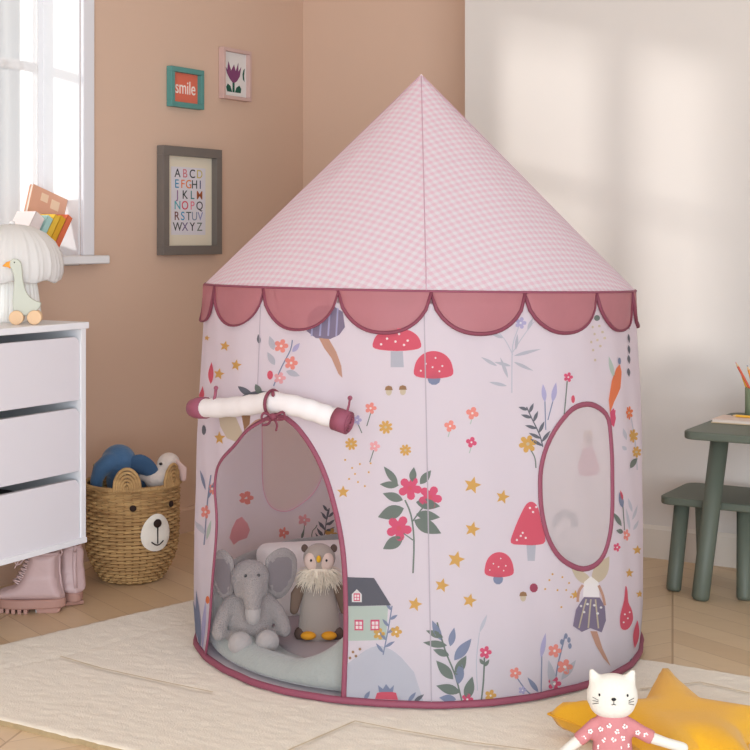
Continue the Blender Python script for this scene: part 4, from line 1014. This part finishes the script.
def onpic(r, vs, fs, cx, cy, d, m_, name='motif', sc=1, parent=None):
    q = MB(); q.add([D1*(v_.x*sc+cx)+UP*(v_.y+cy)+D2*(d+v_.z) for v_ in vs], fs); return q.build(name, m_, parent or r, smooth=False)
pr_, w, h = picture('smile_picture', 166.8, 65.8, 204.2, 106.2, .017, (92, 148, 142), 'small teal framed coral print reading smile', paper=(226, 116, 92))
vs, fs = textmesh('smile', .062); xs = [v_.x for v_ in vs]; onpic(pr_, vs, fs, .004, h*.5, .0065, mat('ink_cream', (250, 232, 222), .8), 'lettering', sc=(w-2*.017)*.76/(max(xs)-min(xs)))
pr_, w, h = picture('tulip_picture', 218.9, 46.8, 251.6, 98.3, .012, (210, 176, 168), 'small pink framed print of a purple tulip', paper=(232, 226, 222))
def flat(P): return [Vector((x, y, 0)) for x, y in P]+[Vector((x, y, .0008)) for x, y in P], [tuple(range(len(P))), tuple(range(2*len(P)-1, len(P)-1, -1))]+[(i, (i+1) % len(P), (i+1) % len(P)+len(P), i+len(P)) for i in range(len(P))]
wi = w-.024; hi = h-.024
def fr_(P): return [((x-.5)*wi, (.5-y)*hi) for x, y in P]
tul = smoothloop(fr_([(.12, .33), (.2, .42), (.25, .22), (.36, .42), (.48, .27), (.55, .42), (.66, .22), (.66, .42), (.78, .30), (.72, .52), (.6, .64), (.46, .70), (.32, .62), (.2, .5)]), 1)
vs, fs = flat(tul); onpic(pr_, vs, fs, 0, h/2, .0065, mat('ink_purple', (132, 72, 112), .8), 'tulip')
mgk = mat('ink_green', (40, 92, 76), .8)
for P in ([(.42, .68), (.5, .68), (.5, .9), (.42, .9)], [(.40, .9), (.2, .9), (.16, .8), (.22, .72), (.33, .77)], [(.52, .9), (.76, .9), (.78, .80), (.7, .73), (.58, .79)], [(.88, .36), (.93, .32), (.90, .5), (.92, .62), (.86, .58), (.84, .46)]):
    vs, fs = flat(fr_(P)); onpic(pr_, vs, fs, 0, h/2, .0065, mgk, 'leaf')
pr_, w, h = picture('alphabet_picture', 157, 145.2, 222, 255.2, .030, (118, 110, 104), 'large grey framed alphabet print with cream mount', 1, paper=(234, 222, 200), dep=.028)
q = MB(); iw, ih = w-.06, h-.06; pw, ph = iw*.72, ih*.76
q.box(-D1*pw/2+UP*(h/2-ph/2)+D2*.006, D1*pw, UP*ph, D2*.0006); q.build('print', mat('alpha_paper', (226, 220, 226), .8), pr_, smooth=False)
cols_ = [(60, 58, 66), (210, 120, 130), (40, 40, 46), (206, 186, 110), (58, 140, 180), (238, 130, 80), (226, 130, 60), (60, 70, 64), (70, 80, 120), (150, 110, 150), (54, 60, 58), (60, 130, 130), (170, 96, 60), (90, 170, 180), (216, 74, 96), (226, 130, 150), (80, 74, 80), (120, 70, 60), (70, 150, 190), (90, 96, 90), (140, 150, 170), (150, 150, 190), (84, 84, 80), (120, 100, 140), (60, 56, 60), (110, 120, 110)]
rows_ = ['ABCD', 'EFGHI', 'JKLM', 'NOPQ', 'RSTUV', 'WXYZ']; ci = 0
for j, rw in enumerate(rows_):
    for i, ch in enumerate(rw):
        vs, fs = textmesh(ch, .040); n = len(rw)
        onpic(pr_, vs, fs, (-.5+(i+.5)/n)*pw*.86, h/2+ph*(.5-(j+.62)/6.35), .0068, mat('ink_%d' % ci, cols_[ci], .8), 'letter', sc=1.15); ci += 1

# ================================================================== TABLE, STOOL AND THINGS ON THE TABLE
m_grn = mat('sage_green_paint', (98, 104, 91), .5, var=.03, vscale=12, spec=.4)
def topped(name, label, cat, corner, zt_, wx, wy, th, legs, rtop, rbot, rad):
    r = thing(name, label, cat, (corner.x, corner.y, 0)); q = MB()
    q.prism(rrect(0, 0, wx, wy, rad, 6), (0, 0, zt_-th), D2, D1, UP*th)
    q.build('table_top' if cat == 'table' else 'seat', m_grn, r, smooth=True, bevel=.004, bseg=3)
    for (f, t_) in legs:
        q = MB(); a = D2*f[0]+D1*f[1]; b_ = D2*t_[0]+D1*t_[1]+UP*(zt_-th+.001); d = (b_-a).normalized()
        q.tube([a+UP*.001, a+d*.006, a+d*.012, b_], [rbot*.78, rbot*.97, rbot, rtop], 24); q.build('leg', m_grn, r)
    return r
zt_t = .47; F0 = at(687, 431, FPX*(HC-zt_t)/196)
def ab(p, o): v_ = p-o; return (v_.dot(D2), v_.dot(D1))
c0_ = Vector((F0.x-.016, F0.y, 0)); ft = ground(700, 600); ft = Vector((ft.x, ft.y, 0)); tp_ = Vector((.932, 3.775, 0))
f1 = ab(ft, c0_); t1_ = ab(tp_, c0_); WX, WY = .66, .46
topped('kids_table', 'sage green wooden kids table at the right edge with round splayed legs', 'table', c0_, zt_t, WX, WY, .021,
       [(f1, t1_), ((WX-f1[0], f1[1]), (WX-t1_[0], t1_[1])), ((.190, WY-.035), (.175, WY-.05)), ((WX-.10, WY-.035), (WX-.12, WY-.05))], .0245, .0235, .035)
c1_ = Vector((.783, 3.879, 0)); fs_ = ab(Vector((.822, 3.858, 0)), c1_); ts_ = (.055, .045); SW = .285
SD = .27
topped('kids_stool', 'sage green low stool tucked behind the table leg', 'stool', c1_, .257, SW, SD, .021,
       [(fs_, ts_), ((SW-fs_[0], fs_[1]), (SW-ts_[0], ts_[1])), ((fs_[0]+.02, SD-fs_[1]-.05), (ts_[0], SD-ts_[1])), ((SW-fs_[0]-.02, SD-fs_[1]-.05), (SW-ts_[0], SD-ts_[1]))], .0215, .0205, .035)
# sketch pad
pbx = at(711, 423, FPX*(HC-zt_t)/188); nb_ = thing('sketch_pad', 'pale sketch pad lying on the green table', 'notebook', (pbx.x, pbx.y, zt_t+.0005))
q = MB(); q.box((0, 0, 0), D2*.24, D1*.11, UP*.003); q.build('back_cover', mat('kraft', (206, 182, 150), .8), nb_, smooth=False, bevel=.0008)
q = MB(); q.box(D2*.003+D1*.002+UP*.003, D2*.234, D1*.106, UP*.006); q.build('pages', mat('pad_paper', (232, 216, 202), .9), nb_, smooth=False)
q = MB(); q.box(D2*.001+D1*.001+UP*.009, D2*.238, D1*.108, UP*.0015); q.build('cover', mat('pad_cover', (226, 204, 192), .7), nb_, smooth=False)
def pencil(p0, p1, colr, tipc, label, nm='pencil'):
    d = (p1-p0).normalized(); Ln = (p1-p0).length; r = thing(nm, label, 'pencil', p0, 0, None)
    q = MB(); q.tube([(0, 0, 0), d*(Ln-.014)], .0035, 6); q.build('shaft', mat('pencil_%d_%d_%d' % colr, colr, .4), r, smooth=False)
    q = MB(); q.tube([d*(Ln-.014), d*(Ln-.004)], [.0034, .0014], 8); q.build('wood_tip', mat('pencil_wood', (226, 190, 146), .7), r)
    q = MB(); q.tube([d*(Ln-.004), d*Ln], [.0014, .0003], 8); q.build('lead', mat('lead_%d_%d_%d' % tipc, tipc, .5), r)
pz = zt_t+.0005+.0105+.0042
q0 = pbx+D2*.18+D1*.055; q1 = pbx+D2*.035+D1*.07
pencil(Vector((q0.x, q0.y, pz)), Vector((q1.x, q1.y, pz)), (236, 180, 70), (80, 70, 60), 'yellow pencil lying on the sketch pad')
PX = (1.066, 3.90)
pot = thing('pencil_pot', 'sage green pencil pot standing on the table at the right edge', 'pot', (*PX, zt_t+.0005))
q = MB(); q.lathe([(.001, 0), (.033, 0), (.0345, .002), (.0345, .083), (.0335, .085), (.032, .083), (.031, .006), (.001, .005)], seg=40); q.build('cup', mat('pot_green', (132, 146, 118), .55), pot)
base = Vector((PX[0], PX[1], zt_t+.008))
pencil(base+Vector((.018, 0, 0)), at(735.5, 362, 3.895), (214, 96, 70), (214, 60, 96), 'red pencil leaning out of the pot towards the tent')
pencil(base+Vector((.012, -.012, 0)), at(747, 365, 3.885), (232, 150, 60), (60, 110, 160), 'orange pencil with blue point standing in the pot')
pencil(base+Vector((.0, .012, 0)), at(741, 372, 3.93), (240, 180, 70), (230, 120, 50), 'short yellow pencil in the pot beside the red one')

# ================================================================== STAR CUSHION AND CAT DOLL
tips = [Vector((.338, 2.705)), Vector((.598, 2.895)), Vector((.775, 2.665)), Vector((.660, 2.42)), Vector((.52, 2.42))]
cen = sum(tips, Vector((0, 0)))/5; ol = []
for i in range(5):
    a, b_ = tips[i], tips[(i+1) % 5]; a = a-cen; b_ = b_-cen; inn = (a+b_).normalized()*.118
    ta = a.normalized(); pn = Vector((-ta.y, ta.x))
    ol += [a-ta*.012+pn*.011, a, a-ta*.012-pn*.011, a.lerp(inn, .5), inn]
vs, fs = pillow([(p.x, p.y) for p in ol], .085, .012, .55, .065)
def zlift(x, y): return .046+.05*max(0, y-.05)*2
q = MB(); q.add([Vector((v_.x, v_.y, max(v_.z+.032+.10*max(0, v_.y), .0185-ZR+.0+(.0 if v_.z < 0 else 0))+.0)) for v_ in vs], fs)
m_must = mat('mustard_cotton', (228, 168, 36), .9, var=.03, vscale=20, bump=.5, bscale=260, sheen=.2)
st = thing('star_cushion', 'mustard yellow star-shaped cushion on the rug behind the cat doll', 'cushion', (cen.x, cen.y, ZR+.001))
q.build('cover', m_must, st)
q = MB(); q.tube([Vector((p.x, p.y, max(.032+.10*max(0, p.y), .006))) for p in smoothloop([Vector((a.x, a.y)) for a in ol], 3)], .0022, 6, closed=True); q.build('piping', mat('mustard_piping', (222, 160, 48), .9), st)

m_cat = mat('cat_cream', (228, 220, 208), .92, bump=.5, bscale=260, sheen=.2); m_pk = mat('floral_pink', (202, 130, 132), .85, bump=.3, bscale=260)
dol = thing('cat_doll', 'white cat doll in pink floral top sitting against the yellow star', 'soft toy', (.4185, 2.47, .078), math.radians(-4))
z_ = -.018
q = MB(); hc = Vector((0, 0, .090)); q.ell(hc, (.046, .028, .036)); q.ell(hc+Vector((0, -.001, -.014)), (.041, .027, .026)); q.ell(hc+Vector((0, 0, .012)), (.043, .024, .028))
for s_ in (-1, 1): q.tube([hc+Vector((s_*.027, 0, .022)), hc+Vector((s_*.035, 0, .042))], [.015, .0075], 10, cap='round', flat=.6)
hd = q.build('head', m_cat, dol, remesh=.004)
m_bk = mat('embroidery_black', (36, 32, 34), .7)
for s_ in (-1, 1):
    q = MB(); q.ell(hc+Vector((s_*.0245, -.0242, .009)), (.0017, .0015, .0026), nu=8, nv=6); q.build('eye', m_bk, hd)
    q = MB()
    for a_ in (-.3, 0, .3): q.tube([hc+Vector((s_*.026, -.0245, -.003+a_*.008)), hc+Vector((s_*.036, -.0185, -.003+a_*.02))], .0005, 4)
    q.build('whiskers', m_bk, hd)
q = MB(); q.ell(hc+Vector((0, -.0285, .003)), (.0042, .0018, .0028)); q.tube([hc+Vector((0, -.0287, .002)), hc+Vector((0, -.0287, -.005))], .0006, 5); q.tube([hc+Vector((x, -.0285, -.0055-.001*abs(math.sin(x*500)))) for x in (-.004, -.002, 0, .002, .004)], .0006, 5); q.build('nose_and_mouth', m_bk, hd)
q = MB(); q.tube([(0, 0, .058), (0, -.002, .04), (0, -.004, .012), (0, -.004, -.004)], [.026, .033, .034, .036], 20, flat=.7, cap='round', up=(1, 0, 0))
q.tube([(-.026, -.003, .043), (-.047, -.010, .026), (-.062, -.014, .014)], [.013, .013, .013], 12, cap=True); q.tube([(.026, -.003, .043), (.050, -.010, .030), (.070, -.014, .022)], [.013, .013, .013], 12, cap=True)
tpq = q.build('top', m_pk, dol, remesh=.0035)
q = MB(); q.tube([(-.060, -.014, .015), (-.078, -.018, .002), (-.090, -.020, -.009)], [.010, .009, .009], 10, cap='round'); q.build('arm', m_cat, dol)
q = MB(); q.tube([(.068, -.014, .0225), (.092, -.018, .016), (.120, -.022, .010)], [.010, .009, .009], 10, cap='round'); q.build('arm', m_cat, dol)
q = MB(); q.ell((0, -.004, -.012), (.038, .028, .016)); q.ell((0, -.004, -.038), (.040, .028, .026))
for s_ in (-1, 1): q.tube([(s_*.018, -.01, -.040), (s_*.028, -.05, -.042), (s_*.034, -.085, -.044)], [.020, .019, .018], 12, cap=True)
q.build('shorts', mat('doll_mustard', (226, 160, 76), .9, bump=.3), dol, remesh=.004)
for s_ in (-1, 1): q = MB(); q.tube([(s_*.033, -.08, -.044), (s_*.037, -.12, -.047), (s_*.04, -.15, -.049)], [.0135, .012, .013], 10, cap='round'); q.build('leg', m_cat, dol)
# little white blossoms on the top
q = MB(); rnd = random.Random(3)
for (x, z) in ((-.022, .038), (-.008, .046), (.006, .036), (.020, .044), (-.016, .020), (.0, .022), (.016, .024), (-.024, .006), (-.006, .006), (.010, .008), (.024, .010)):
    y = -.002-.0235*math.sqrt(max(0, 1-(x/.034)**2))-.0012
    for k in range(5):
        a = 2*PI*k/5+rnd.random(); q.ell((x+.003*math.cos(a), y+.0002, z+.003*math.sin(a)), (.0019, .0010, .0019), nu=8, nv=5)
for x, z in ((-.040, .034), (-.052, .022), (.042, .034), (.056, .030), (.064, .024)):
    for k in range(5): a = 2*PI*k/5; q.ell((x+.003*math.cos(a), -.0225, z+.003*math.sin(a)), (.0019, .0010, .0019), nu=8, nv=5)
q.build('blossom_print', mat('blossom_white', (248, 240, 236), .9), tpq)
